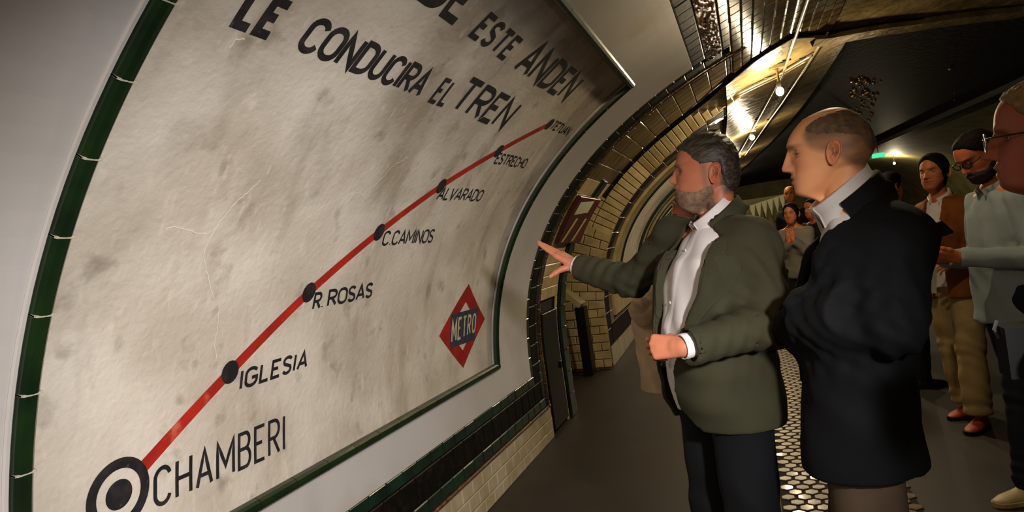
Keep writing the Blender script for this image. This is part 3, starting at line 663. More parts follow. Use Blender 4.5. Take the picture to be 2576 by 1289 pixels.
def head_grid(front=FRONT, nose=MIDN, back=BACK, wid=WID, ztop=.235, wscale=1.0, nfat=1.0, cols=104, rows=104, neck=(.056, .058), lips=(.006, .005), mouth=.056, eye=.122, fat=0):
    q = np.concatenate([np.linspace(0, 1, int(rows * .3)) ** 2 * .05, np.linspace(.05, 1, rows - int(rows * .3) + 1)[1:]]); z = ztop - q * (ztop + .12); s = np.sqrt(np.maximum(ztop - z, 0) + 1e-9)
    def itp(L, zi, vi):
        L = sorted([(math.sqrt(max(ztop - p[zi], 0)), p[vi]) for p in L]); v = np.interp(s, [a for a, b in L], [b for a, b in L])
        k = np.array([1, 2, 3, 2, 1]) / 9; vv = np.concatenate([[v[0]] * 2, v, [v[-1]] * 2]); o = np.convolve(vv, k, 'valid'); o[:3] = v[:3]; return o
    Fx = itp(front, 1, 0); Bx = itp(back, 1, 0); Wd = itp(wid, 0, 1) * wscale + fat * sg(z, .04, .05); NB = np.interp(z, [p[1] for p in nose[::-1]], [p[0] for p in nose[::-1]])
    x0 = np.interp(z, [-.12, .0, .2, ztop], [-.02, .0, .0, float(Bx[0] + Fx[0]) / 2]); V = np.zeros((rows, cols, 3)); u = np.linspace(-1, 1, cols, endpoint=False); phi = np.sign(u) * math.pi * np.abs(u) ** 1.55
    jawb = np.interp(z, [-.12, 0, .02, .045, .07, .1], [.0, .035, .012, -.02, -.05, -1]) ; 
    for i in range(rows):
        b = max(jawb[i], Bx[i]); Fq_ = max(Fx[i], b + .004); cxj = b + (Fq_ - b) * (.42 if z[i] > .09 else .45); c, s_ = np.cos(phi), np.sin(phi)
        if z[i] < .02: cxj = (Fq_ + b) / 2
        af = Fq_ - cxj; ab = cxj - b; wj = max(Wd[i], 1e-4)
        # ray from (x0, 0) to the head or jaw outline
        def outl(cx, a1, a2, w_, nn):
            r = np.zeros(cols); lo_ = np.zeros(cols); hi_ = np.full(cols, .3)
            X = lambda t: x0[i] + t * c; Y = lambda t: t * s_
            def inside(t):
                dx = X(t) - cx; a = np.where(dx > 0, a1, a2); return (np.abs(dx / a) ** nn + np.abs(Y(t) / w_) ** nn) < 1
            ts = np.linspace(0, .16, 65)[:, None]; ins = np.stack([inside(t) for t in ts[:, 0]]); last = np.where(ins.any(0), 64 - np.argmax(ins[::-1], 0), -1)
            lo_ = np.where(last >= 0, ts[np.maximum(last, 0), 0], 0); hi_ = lo_ + .16 / 64
            for _ in range(12):
                mid = (lo_ + hi_) / 2; k = inside(mid); lo_ = np.where(k, mid, lo_); hi_ = np.where(k, hi_, mid)
            return np.where(last >= 0, lo_, 0)
        rj = outl(cxj, af, ab, wj, 2.15 if z[i] > .1 else 2.05)
        if z[i] < .12:
            nf = np.interp(z[i], [-.12, -.03, .03, .12], [.03, .034, .03, .0]); nbk = Bx[i]; nw = np.interp(z[i], [-.12, -.05, .05, .12], [neck[0] + .004, neck[0], neck[0] - .002, .045])
            rn = outl((nf + nbk) / 2, (nf - nbk) / 2, (nf - nbk) / 2, nw, 2.1); k = .006; d = rj - rn; r_ = np.maximum(rj, rn) + np.where(np.abs(d) < k, (k - np.abs(d)) ** 2 / (4 * k), 0)
        else: r_ = rj
        if z[i] < .11:
            for _ in range(3): r_ = (np.roll(r_, 1) + 2 * r_ + np.roll(r_, -1)) / 4
        V[i, :, 0] = x0[i] + r_ * c; V[i, :, 1] = r_ * s_; V[i, :, 2] = z[i]
    for _ in range(2): V[2:-1, :, :2] = (V[1:-2, :, :2] + 2 * V[2:-1, :, :2] + V[3:, :, :2]) / 4
    Y = V[..., 1]; Z = V[..., 2]; X = V[..., 0]; fr = 1 / (1 + np.exp(-(X - .045) / .008))
    ns = np.interp(Z, [.074, .083, .095, .11, .13], [.013, .0155, .0115, .008, .0085]) * nfat
    X += np.interp(Z, z[::-1], NB[::-1]) * np.exp(-(np.abs(Y) / ns) ** 2.4) * fr
    X += .006 * fr * (sg(np.abs(Y), .016, .006) * sg(Z, .083, .007)) # alae
    X -= fr * .0120 * sg(np.abs(Y), .032, .015) * sg(Z, eye, .0125)
    X += fr * .0045 * sg(np.abs(Y), .030, .020) * sg(Z, eye + .021, .008)
    V[..., 1] += np.sign(Y) * (.004 * sg(Z, eye - .03, .016) * sg(X, .07, .025) - .004 * sg(Z, eye + .02, .02) * sg(X, .07, .02))
    X += fr * (lips[0] * sg(Z, mouth + .007, .0055) + lips[1] * sg(Z, mouth - .008, .006)) * sg(Y, 0, .021)
    X -= fr * .0045 * sg(Z, mouth, .0022) * sg(Y, 0, .024)
    X -= fr * .002 * sg(Z, mouth + .016, .006) * sg(Y, 0, .004)
    V[..., 1] -= np.sign(Y) * fr * .0025 * sg(np.abs(Y), .034, .006) * sg(Z, .075, .02) # nasolabial
    V[..., 0] = X
    Fc = [(i * cols + k, i * cols + (k + 1) % cols, (i + 1) * cols + (k + 1) % cols, (i + 1) * cols + k) for i in range(rows - 1) for k in range(cols)]
    return V, np.array(Fc)[:, ::-1]
def ear(side, y0, h=.066, flare=.35):
    rs = [0, .2, .4, .52, .62, .72, .82, .9, .96, 1.0, 1.0, .9]; hh = [-.004, -.004, -.002, .001, .005, .005, .0035, .007, .011, .009, -.002, -.008]; n = 36; V = []
    for r_, e in zip(rs, hh):
        for k in range(n):
            a = 2 * math.pi * k / n; sx = math.cos(a); sz = math.sin(a); wx = .0185 * (1 + .14 * sz); x = -.012 + wx * r_ * sx; zz = .105 + h / 2 * r_ * sz
            hd = e; 
            if sx > .3 and r_ < .85: hd = -.002 + r_ * .004
            if sz < -.6: hd = hd * .4 + .004
            back = max(0, (.006 - x)); x2 = x - (zz - .105) * .18; V.append((x2, side * (y0 + flare * back + hd), zz))
    Fc = [(i * n + k, i * n + (k + 1) % n, (i + 1) * n + (k + 1) % n, (i + 1) * n + k) for i in range(len(rs) - 1) for k in range(n)]
    return np.array(V), np.array(Fc) if side < 0 else np.array(Fc)[:, ::-1]
def vnormals(V):
    a = np.roll(V, -1, 1) - np.roll(V, 1, 1); b = np.gradient(V, axis=0); n = np.cross(a, b); n /= np.linalg.norm(n, axis=2, keepdims=True) + 1e-12
    c = V.mean(axis=(0, 1)); s_ = np.sign(np.sum((V - c) * n, axis=2, keepdims=True)); m_ = np.sign(np.median(s_)) or 1; return n * m_
def hash_noise(A, B_, seed=0, oct_=3):
    o = np.zeros_like(A); amp = 1; rng = np.random.RandomState(seed)
    for k in range(oct_):
        f = 2 ** k; p = rng.rand(6) * 6.28; o += amp * (np.sin(A * f + p[0] + 1.7 * np.sin(B_ * f * .7 + p[1])) * np.sin(B_ * f + p[2] + 1.3 * np.sin(A * f * .6 + p[3]))); amp *= .55
    return o
class Pose:
    def __init__(s, ear_world, yaw, pitch=0, roll=0, scale=1.0):
        s.E = np.array(ear_world, float); s.k = scale
        cy, sy = math.cos(pitch), math.sin(pitch); Rp = np.array([[cy, 0, sy], [0, 1, 0], [-sy, 0, cy]])   # pitch>0: looks down
        cr, sr = math.cos(roll), math.sin(roll); Rr = np.array([[1, 0, 0], [0, cr, -sr], [0, sr, cr]]); s.M = rotz(yaw) @ Rp @ Rr
    def __call__(s, V): return s.E + ((np.asarray(V, float) - np.array([0, 0, .105])) * s.k) @ s.M.T

# ------------------------------------------------------------------ hands
def fingers(curl=(.3, .3, .35, .4), spread=.06, thumb='out', side=1):
    """capsules in hand space: x along the fingers, y towards the thumb, z towards the back of the hand"""
    S_ = []; W0 = np.array([0, 0, 0.0]); kn = [(.092, .030, 0), (.096, .010, .002), (.092, -.010, 0), (.084, -.028, -.003)]
    for (kx, ky, kz) in kn: S_.append((W0 + [0, ky * .55, 0], (kx, ky, kz), .0165, .0125))
    S_.append(((-.012, 0, 0), (.02, 0, 0), .025, .024)); S_.append(((.03, .0, -.004), (.075, 0, -.002), .016, .016))
    ln = [(.043, .025, .021), (.047, .028, .022), (.043, .026, .021), (.034, .020, .018)]; rd = [.0092, .0095, .0088, .0078]
    for i, ((kx, ky, kz), l, r_) in enumerate(zip(kn, ln, rd)):
        p = np.array((kx, ky, kz), float); a = 0; sp = (1.5 - i) * spread
        for j, L_ in enumerate(l):
            a += curl[i] * (1.0, 1.25, .8)[j]; d = np.array([math.cos(a) * math.cos(sp), math.sin(sp), -math.sin(a)]); q = p + d * L_
            S_.append((tuple(p), tuple(q), r_ * (1, .94, .88)[j], r_ * (.94, .88, .78)[j])); p = q
    T_ = {'out': [(.018, .022, -.008), (.045, .048, -.014), (.070, .066, -.016), (.092, .074, -.016)], 'in': [(.018, .020, -.012), (.048, .036, -.028), (.075, .030, -.044), (.094, .016, -.050)],
          'side': [(.018, .022, -.008), (.052, .042, -.012), (.082, .045, -.014), (.106, .044, -.016)], 'down': [(.018, .020, -.010), (.040, .044, -.028), (.052, .066, -.048), (.060, .082, -.066)]}[thumb]
    for (a, b, r1, r2) in zip(T_[:-1], T_[1:], (.0165, .0118, .0105), (.012, .0105, .0085)): S_.append((a, b, r1, r2))
    return [(np.array(a), np.array(b), r1, r2) for a, b, r1, r2 in S_]
def hand_mesh(wrist, direction, backn, side, elbow=None, h=.0032, scale=1.0, **k):
    """side +1: thumb lies at (back x dir) ; -1 the other way. Returns mesh arrays in world space"""
    x = np.array(direction, float); x /= np.linalg.norm(x); z = np.array(backn, float); z -= x * np.dot(x, z); z /= np.linalg.norm(z); y = np.cross(z, x) * side; Mh = np.stack([x, y, z], 1) * scale; w0 = np.array(wrist, float)
    S_ = [(w0 + Mh @ a, w0 + Mh @ b, r1 * scale, r2 * scale) for a, b, r1, r2 in fingers(**k)]
    if elbow is not None:
        e = np.array(elbow, float); m_ = w0 + (e - w0) * .45; S_.append((w0, m_, .026 * scale, .034 * scale))
    pts = np.array([p for s_ in S_ for p in s_[:2]]); lo = pts.min(0) - .04; hi = pts.max(0) + .04
    def fn(P):
        d = None
        for i, (a, b, r1, r2) in enumerate(S_):
            e = seg(P, a, b, r1, r2)
            d = e if d is None else smin(d, e, .010 if i < 6 else (.0028 if i < 18 else .007))
        return d
    V, Fq = nets(fn, lo, hi, h); return relax(V, Fq, 1), Fq
# ------------------------------------------------------------------ materials of the people
def cloth_mat(name, c, c2=None, rough=.85, bscale=350, sheen=0, bump=.25, **k): return mat(name, c, rough, c2=c2 or tuple(int(v * .85) for v in c), nscale=k.pop('nscale', 8), bump=bump, bscale=bscale, sheen=sheen, spec=.25, bdist=.001, **k)
M['skin'] = mat('skin', (255, 255, 255), .52, attr='tone', bump=.12, bscale=220, spec=.4, sss=.12, bdist=.001)
M['eye'] = mat('eye_white', (150, 136, 124), .3)
M['iris'] = mat('dark_iris', (40, 26, 18), .2)
M['hair_grey'] = mat('greying_brown_hair', (38, 31, 23), .5, c2=(78, 68, 54), nscale=90, bump=.7, bscale=160, stretch=(.18, 1, 1), contrast=(.42, .75))
M['hair_stubble'] = mat('cropped_grey_hair', (92, 70, 52), .8, c2=(128, 98, 74), nscale=60, bump=.8, bscale=380)
M['hair_black'] = mat('black_hair', (9, 7, 6), .75, c2=(16, 12, 10), nscale=50, bump=.35, bscale=160, spec=.1)
M['hair_sandy'] = mat('sandy_grey_hair', (112, 80, 48), .7, c2=(140, 106, 68), nscale=60, bump=.8, bscale=160)
M['beard'] = mat('greying_beard', (104, 74, 56), .85, c2=(136, 106, 84), nscale=55, bump=.9, bscale=300)
M['beard_black'] = mat('black_beard', (24, 17, 12), .7, bump=.9, bscale=300)
M['jacket_green'] = cloth_mat('olive_green_wool', (55, 52, 34), nscale=5)
M['navy'] = cloth_mat('navy_wool', (5, 6, 10))
M['navy_trouser'] = cloth_mat('navy_trousers', (7, 8, 13))
M['shirt_white'] = cloth_mat('white_cotton', (214, 206, 204), c2=(206, 198, 196), bump=.15)
M['shirt_blue'] = cloth_mat('pale_blue_cotton', (138, 148, 152), c2=(128, 138, 142))
M['brown_jacket'] = cloth_mat('rust_brown_wool', (128, 70, 24))
M['beige'] = cloth_mat('beige_cotton', (176, 150, 104))
M['beige_coat'] = cloth_mat('pale_beige_linen', (186, 160, 130))
M['grey_brown'] = cloth_mat('taupe_trousers', (86, 70, 54))
M['jeans'] = cloth_mat('dark_denim', (22, 28, 40), bscale=500)
M['grey_cloth'] = cloth_mat('grey_cotton', (112, 106, 96))
M['black_cloth'] = cloth_mat('black_cotton', (16, 15, 15))
M['leather'] = mat('dark_leather', (34, 24, 18), .4)
M['sneaker'] = mat('cream_sneaker_leather', (196, 176, 130), .5, c2=(180, 158, 112), nscale=12)
M['orange_shoe'] = mat('orange_shoe_leather', (170, 66, 20), .5)
M['frame_black'] = mat('black_spectacle_frame', (18, 16, 16), .3)
M['frame_silver'] = mat('silver_spectacle_frame', (190, 180, 165), .25, .9)
M['frame_tort'] = mat('dark_spectacle_temple', (40, 26, 20), .3)
M['lens'] = mat('spectacle_lens', (235, 240, 240), .05); M['lens'].node_tree.nodes['Principled BSDF'].inputs['Transmission Weight'].default_value = .95; M['lens'].node_tree.nodes['Principled BSDF'].inputs['IOR'].default_value = 1.1
M['watch'] = mat('steel_watch', (150, 150, 150), .25, .9)
M['gold'] = mat('gold_ring', (214, 160, 70), .25, 1)
M['phone'] = mat('black_phone_glass', (14, 14, 16), .15)

def tones(V, base, spec):
    """per-vertex albedo: skin, lips, brows, stubble. V in head space"""
    V = V.reshape(-1, 3); X, Y, Z = V.T; c = np.tile(np.array(base, float), (len(V), 1)); A = lambda m_, col, k: c.__iadd__(((np.array(col, float) - c) * np.clip(m_ * k, 0, 1)[:, None]))
    fr = 1 / (1 + np.exp(-(X - .05) / .008)); my = spec.get('mouth', .056); ez = spec.get('eye', .122); n = hash_noise(Y * 90, Z * 90, 3)
    A(fr * (sg(Z, my, .011) * sg(Y, 0, .022)), spec.get('lip', (160, 84, 72)), .75)
    A(fr * sg(Z, my, .0022) * sg(Y, 0, .023), (70, 30, 24), .9)
    A(sg(Z, .09, .03) * sg(np.abs(Y), .045, .02) * fr + fr * sg(Z, .088, .016) * sg(Y, 0, .014), spec.get('rosy', (196, 110, 84)), .5)
    A(fr * sg(Z, ez + .018, .0062) * sg(np.abs(Y), .031, .021) * (1 + .25 * n), spec.get('brow', (70, 54, 42)), spec.get('browk', .8))
    A(fr * sg(Z, ez, .010) * sg(np.abs(Y), .032, .015), (120, 70, 54), .35)
    if spec.get('stubble'):
        m_ = np.clip((.070 - Z) / .02, 0, 1) * np.clip((Z + .02) / .02, 0, 1) * np.clip((X + .005) / .02, 0, 1); A(m_ * (1 + .3 * n), spec['stubble'], spec.get('stubk', .6))
    if spec.get('extra'): spec['extra'](V, A, n)
    return np.array([[((v / 255) / 12.92 if v <= 10 else ((v / 255 + .055) / 1.055) ** 2.4) for v in q] for q in np.clip(c, 0, 255)])
def build_person(root, pose, parts, base, spec, hg, eyes=True, extra_tone=None):
    """one body mesh: head, neck, ears, hands and the limbs under the clothes"""
    V, Fc = hg; allV = [pose(V.reshape(-1, 3))]; allF = [Fc]; col = [tones(V, base, spec)]; n = len(allV[0])
    yw = float(np.interp(.105, V[::-1, 0, 2], np.abs(V[..., 1]).max(1)[::-1])) - .003
    for s_ in (-1, 1):
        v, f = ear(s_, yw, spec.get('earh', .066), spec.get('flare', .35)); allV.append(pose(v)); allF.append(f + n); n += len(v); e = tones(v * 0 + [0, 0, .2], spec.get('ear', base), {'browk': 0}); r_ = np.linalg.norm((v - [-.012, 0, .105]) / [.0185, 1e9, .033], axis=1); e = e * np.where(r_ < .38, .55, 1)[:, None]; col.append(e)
    for v, f in parts:
        v = np.asarray(v); allV.append(v); allF.append(np.asarray(f) + n); n += len(v); col.append(tones(v * 0 + [0, 0, .2], spec.get('hand', base), {'browk': 0}))
    VV = np.concatenate(allV) - np.array(root.location); me = npmesh('body', VV, np.concatenate(allF)); a = me.color_attributes.new('tone', 'FLOAT_COLOR', 'POINT')
    cc = np.concatenate(col); cc = np.concatenate([cc, np.ones((len(cc), 1))], 1).astype(f32)
    if len(cc) == len(me.vertices): a.data.foreach_set('color', cc.ravel())
    b = link('body', me, root, M['skin'], smooth=True)
    if eyes:
        ez = spec.get('eye', .122)
        for s_ in (-1, 1):
            row_ = int(np.argmin(np.abs(V[:, 0, 2] - ez))); k = int(np.argmin(np.abs(V[row_, :, 1] - s_ * .032) + (V[row_, :, 0] < .03) * 9)); c = V[row_, k] + [-.0098, 0, -.001]
            v, f = ball(c, .0118, 16, 12); o = link('eye', mesh('eye', pose(np.array(v)) - np.array(root.location), f), root, M['eye'], smooth=True)
            g = spec.get('gaze', 0); d = np.array([math.cos(g), math.sin(g), -.1]); v, f = ball(c + d * .0060, .0074, 12, 8); link('iris', mesh('iris', pose(np.array(v)) - np.array(root.location), f), o, M['iris'], smooth=True)
            # lids
            for (z0, z1, t) in ((.0022, .0135, .0018), (-.0125, -.0042, .0014)):
                vv = []; nn = 14
                for j in range(5):
                    zz = z0 + (z1 - z0) * j / 4
                    for i in range(nn): a_ = R(-75 + 150 * i / (nn - 1)); rr = math.sqrt(max(.0129 ** 2 - zz ** 2, 0)) + t; vv.append(c + [rr * math.cos(a_), rr * math.sin(a_) * 1.12, zz * (1 - .25 * (i / (nn - 1) - .5) ** 2 * 4)])
                ff = [(j * nn + i, j * nn + i + 1, (j + 1) * nn + i + 1, (j + 1) * nn + i) for j in range(4) for i in range(nn - 1)]
                me2 = mesh('eyelid', pose(np.array(vv)) - np.array(root.location), ff); ca = me2.color_attributes.new('tone', 'FLOAT_COLOR', 'POINT'); lc_ = lin([int(v_ * .9) for v_ in base]); ca.data.foreach_set('color', np.tile(np.array(lc_, f32), len(vv))); link('eyelid', me2, o, M['skin'], smooth=True)
    return b
def hair_part(root, pose, hg, mask, m, name='hair', amp=.002, fr=(160, 60), seed=1, anis=True):
    """mask(X, Y, Z) -> thickness in metres, negative where there is none"""
    V, Fc = hg; N_ = vnormals(V); X, Y, Z = V[..., 0], V[..., 1], V[..., 2]; t = mask(X, Y, Z); ang = np.arctan2(Y, X - .0); nz = hash_noise((Z + .35 * X) * fr[0] * 1.6, X * 26 + ang * 2, seed) if anis else hash_noise(ang * 30, Z * fr[0], seed)
    t2 = np.where(t > 0, t + amp * nz * np.clip(t / .003, 0, 1), -.004); P_ = V + N_ * t2[..., None]; keep = (t.reshape(-1) > -.0005)
    f = Fc[keep[Fc].any(1)]; used = np.unique(f); mp = -np.ones(len(keep), int); mp[used] = np.arange(len(used)); v = pose(P_.reshape(-1, 3)[used]) - np.array(root.location)
    return link(name, npmesh(name, v, mp[f]), root, m, smooth=True)
def collar(root, c, up_, fwd, r0, m, name='collar', stand=.035, fall=.05, tip=.03, gap=28, flare=.022, tilt=.0, name2=None, rs=1.12, h=.0):
    """folded shirt collar round the neck: c centre of neck base, fwd where it opens"""
    up_ = np.array(up_, float); up_ /= np.linalg.norm(up_); fw_ = np.array(fwd, float); fw_ -= up_ * np.dot(up_, fw_); fw_ /= np.linalg.norm(fw_); lf = np.cross(up_, fw_); n = 48; V = []; c = np.array(c, float)
    for i in range(n + 1):
        a = R(gap + (360 - 2 * gap) * i / n); d = math.cos(a) * fw_ * rs + math.sin(a) * lf; e = min(i, n - i) / n; k = max(0, 1 - e / .14); cs = (math.cos(a) + 1) / 2
        topz = stand * (1.15 - .45 * cs); out = [(r0 + .000, -.01), (r0 + .002, topz * .6), (r0 + .004, topz), (r0 + .009, topz + .003), (r0 + .014, topz - .002), (r0 + flare, topz - fall * .6), (r0 + flare + .008 * (1 + k), topz - fall - tip * k), (r0 + flare + .004, topz - fall - tip * k + .001), (r0 + flare - .004, topz - fall * .6), (r0 + .009, topz - .004), (r0 + .007, topz * .5), (r0 + .004, -.01)]
        for r_, zz in out: V.append(c + d * r_ + up_ * zz)
    k = 12; Fc = [(i * k + j, i * k + (j + 1) % k, (i + 1) * k + (j + 1) % k, (i + 1) * k + j) for i in range(n) for j in range(k)] + [tuple(range(k)), tuple(n * k + j for j in range(k))[::-1]]
    me = mesh(name, np.array(V) - np.array(root.location), Fc); return link(name, me, root, m, smooth=True)
def cuff(root, wrist, elbow, r_, m, L_=.035, name='cuff', t=.003, el=1.0):
    w0 = np.array(wrist, float); d = np.array(elbow, float) - w0; d /= np.linalg.norm(d); v, f = tube([w0 + d * -.004, w0 + d * .004, w0 + d * L_, w0 + d * (L_ + .03)], [r_, r_ + .001, r_, r_ * .98], 28, cap=False); v2, f2 = tube([w0 + d * -.004, w0 + d * .004, w0 + d * L_], [r_ - t, r_ - t, r_ - t], 28, cap=False)
    n = 28; V = list(v) + list(v2); Fc = f + [tuple(i + len(v) for i in q[::-1]) for q in f2] + [(i, (i + 1) % n, len(v) + (i + 1) % n, len(v) + i)[::-1] for i in range(n)]
    return link(name, mesh(name, np.array(V) - np.array(root.location), Fc), root, m, smooth=False)
def shoe(root, ankle, heading, m, sole, L_=.28, name='shoe', h=.007):
    """low shoe with the sole on the floor, heading = toe direction"""
    a = np.array(ankle, float); hd = np.array([math.cos(heading), math.sin(heading), 0]); lf = np.array([-hd[1], hd[0], 0]); Mh = np.stack([hd, lf, [0, 0, 1]], 1); o = np.array([a[0], a[1], 0])
    def fn(P):
        q = (P - o.astype(f32)) @ Mh.astype(f32); x = q[:, 0]; t = np.clip((x + .08) / L_, 0, 1); wv = np.interp(t, [0, .1, .3, .6, .8, .95, 1], [.026, .034, .034, .045, .044, .028, .012]); tp = np.interp(t, [0, .15, .35, .6, .8, 1], [.075, .085, .085, .060, .048, .03]); 
        d1 = np.maximum(((np.abs(q[:, 1]) / wv) ** 2.4 + (np.maximum(q[:, 2] - .02, 0) / (tp - .02)) ** 2.4) ** (1 / 2.4) - 1, -9) * .03; return np.maximum(np.maximum(d1, .018 - q[:, 2]), np.maximum(-.08 - x, x - (L_ - .08)))
    V, Fq = nets(fn, o + [-.25, -.25, .0], o + [.25, .25, .12], h); s_ = link(name, npmesh(name, relax(V, Fq, 2) - np.array(root.location), Fq), root, m, smooth=True)
    ts = np.linspace(0, 1, 12); oz = []
    for zz, ex in ((0, .0), (.004, .004), (.022, .004), (.024, 0)):
        pr = [(-.082 + (L_ + .004) * t, np.interp(t, [0, .1, .3, .6, .8, .95, 1], [.02, .034, .034, .046, .044, .03, .012]) + ex) for t in ts]
        ring = [(x, y) for x, y in pr] + [(x, -y) for x, y in pr[::-1]]; oz.append([o + Mh @ np.array([x, y, zz]) for x, y in ring])
    V = [p for r_ in oz for p in r_]; k = 24; Fc = [(i * k + j, i * k + (j + 1) % k, (i + 1) * k + (j + 1) % k, (i + 1) * k + j) for i in range(3) for j in range(k)] + [tuple(range(k))[::-1], tuple(3 * k + j for j in range(k))]
    link('sole', mesh('sole', np.array(V) - np.array(root.location), Fc), s_, sole, smooth=False); return s_
def limbs_body(joints, h=.022):
    """the slim body beneath the clothes"""
    S_ = joints; pts = np.array([p for s_ in S_ for p in s_[:2]]); lo = pts.min(0) - .2; hi = pts.max(0) + .2
    def fn(P):
        d = None
        for a, b, r1, r2 in S_: e = seg(P, a, b, r1, r2); d = e if d is None else smin(d, e, .04)
        return d
    V, Fq = nets(fn, lo, hi, h); return relax(V, Fq, 1), Fq
def glasses(root, pose, m_f, m_t, V, eyez=.122, w=.026, hgt=.019, rim=.0022, lens=True, front=.112, ty=.075, rx=1.0):
    parts_ = []; f0 = None
    e = []
    for s_ in (-1, 1):
        pts = [(front - .004 * abs(math.cos(a)) * 0 - (.006 if s_ * math.sin(a - math.pi / 2) > 5 else 0) - .10 * (abs(s_ * .034 + w * math.cos(a)) ** 2) * 9, s_ * .034 + w * math.cos(a), eyez - .002 + hgt * math.sin(a)) for a in np.linspace(0, 2 * math.pi, 25)]
        parts_.append(tube(pts, rim, 8, cap=False)); e.append(pts[:-1])
    parts_.append(tube([(front - .001, -.010, eyez + .004), (front + .001, 0, eyez + .007), (front - .001, .010, eyez + .004)], rim, 8))
    v, f = join(parts_); g = link('spectacles', mesh('spectacles', pose(np.array(v)) - np.array(root.location), f), root, m_f, smooth=True)
    for s_ in (-1, 1):
        x1 = front - .9 * (.060 ** 2) ; v, f = tube([(x1, s_ * .060, eyez + .004), (x1 - .010, s_ * (ty - .004), eyez + .004), (.02, s_ * (ty + .001), eyez + .003), (-.008, s_ * (ty + .004), eyez), (-.03, s_ * (ty + .004), eyez - .02)], [rim, rim, rim * .9, rim * .9, rim * .8], 8); link('temple', mesh('temple', pose(np.array(v)) - np.array(root.location), f), g, m_t, smooth=True)
    if lens:
        for pts in e:
            cc = np.mean(pts, 0); v = [tuple(cc)] + [tuple(p) for p in pts]; n = len(pts); v += [tuple(np.array(p) - [.0012, 0, 0]) for p in v[:n + 1]]; f = [(0, 1 + k, 1 + (k + 1) % n) for k in range(n)] + [(n + 1, n + 2 + (k + 1) % n, n + 2 + k) for k in range(n)] + [(1 + k, n + 2 + k, n + 2 + (k + 1) % n, 1 + (k + 1) % n) for k in range(n)]
            link('lens', mesh('lens', pose(np.array(v)) - np.array(root.location), f), g, M['lens'])
    return g
# ================================================================== the people
def frame(O, yaw):
    Ri = rotz(-yaw).astype(f32); o = np.array([O[0], O[1], 0], f32)
    return (lambda P: (P - o) @ Ri.T), (lambda p: rotz(yaw) @ np.array(p, float) + np.array([O[0], O[1], 0]))
def jacket(root, loc, tab, nk, sleeves, opening, lapel, m, h=.0062, hollow=True, traps=(), th=.012, folds=None, n=2.4, nkr=.072, lo=None, hi=None, kk=.045, vent=None):
    """sleeves: list of (shoulder, elbow, wrist, r1, r2, r3). opening(z) -> (right, left) edges in the torso frame"""
    def solid(P):
        q = loc(P); d = loft(q, tab, n)
        for (a, b, c, r1, r2, r3) in sleeves:
            e = np.minimum(seg(P, a, b, r1, r2), 1); e2 = seg(P, b, c, r2, r3); e = smin(e, e2, .02); cd = np.array(c, float) - np.array(b, float); cd /= np.linalg.norm(cd)
            e = np.maximum(e, (P - np.array(c, f32)) @ cd.astype(f32)); d = smin(d, e, kk)
            bw = near_(P, b, .13); md = (np.array(a, float) * .55 + np.array(b, float) * .45); d = d + near_(P, md, .17) * wav(P, np.cross(np.array(b, float) - np.array(a, float), [0, 1, 0]) + [0, .3, 0], .055, .0035, 1.5, .35); d = d + bw * (wav(P, np.array(c) - np.array(a) + [0, 0, .15], .06, .0035, 1, .9) + wav(P, [1, 0, 1.5], .045, .0025, 2)) + near_(P, a, .14) * wav(P, [1, 1, .3], .07, .003, 4) + near_(P, (np.array(b) + np.array(c)) / 2, .12) * wav(P, cd + [0, 0, .4], .045, .0035, 5)
        for (a, b, ra, rb) in traps: d = smin(d, seg(P, a, b, ra, rb), .05)
        d = d + wav(P, [.6, .5, .25], .22, .004, 3) + wav(P, [.2, -.6, .9], .13, .002, 7)
        if folds: d = d + folds(P, q)
        return d, q
    def fn(P):
        d, q = solid(P); z = q[:, 2]; yr, yl = opening(z); front = q[:, 0] > .0
        if lapel is not None:
            lw = lapel(z); ed = np.maximum(q[:, 1] - yl - lw, yl - q[:, 1]); er = np.maximum(q[:, 1] - yr, yr - lw - q[:, 1]); e = np.minimum(ed, er); d = d - .010 * np.clip(-e / .004, 0, 1) * front * (lw > .001)
        s_ = np.maximum(d, -(d + th))
        o = np.where(front, np.maximum(q[:, 1] - yl, yr - q[:, 1]), np.abs(q[:, 0]) + .03); s_ = np.maximum(s_, -o)
        nc = np.linalg.norm(P - np.array(nk, f32), axis=1) - nkr; s_ = np.maximum(s_, -nc)
        s_ = np.maximum(s_, tab[0][0] + .004 - z)
        for (a, b, c, r1, r2, r3) in (sleeves if hollow else ()):
            cd = np.array(c, float) - np.array(b, float); cd /= np.linalg.norm(cd); s_ = np.maximum(s_, -np.maximum(seg(P, np.array(c) - cd * .03, np.array(c) + cd * .03, r3 - .012), -((P - np.array(c, f32)) @ cd.astype(f32)) - .03))
        if vent is not None: s_ = np.maximum(s_, -vent(q))
        return s_
    if lo is None:
        pts = np.array([p for s_ in sleeves for p in s_[:3]]); c = np.array(nk); lo = np.minimum(pts.min(0) - .13, [c[0] - .34, c[1] - .34, tab[0][0] - .02]); hi = np.maximum(pts.max(0) + .13, [c[0] + .34, c[1] + .34, tab[-1][0] + .02])
    return cloth('jacket', root, fn, lo, hi, h, m, 2)
from mathutils.bvhtree import BVHTree
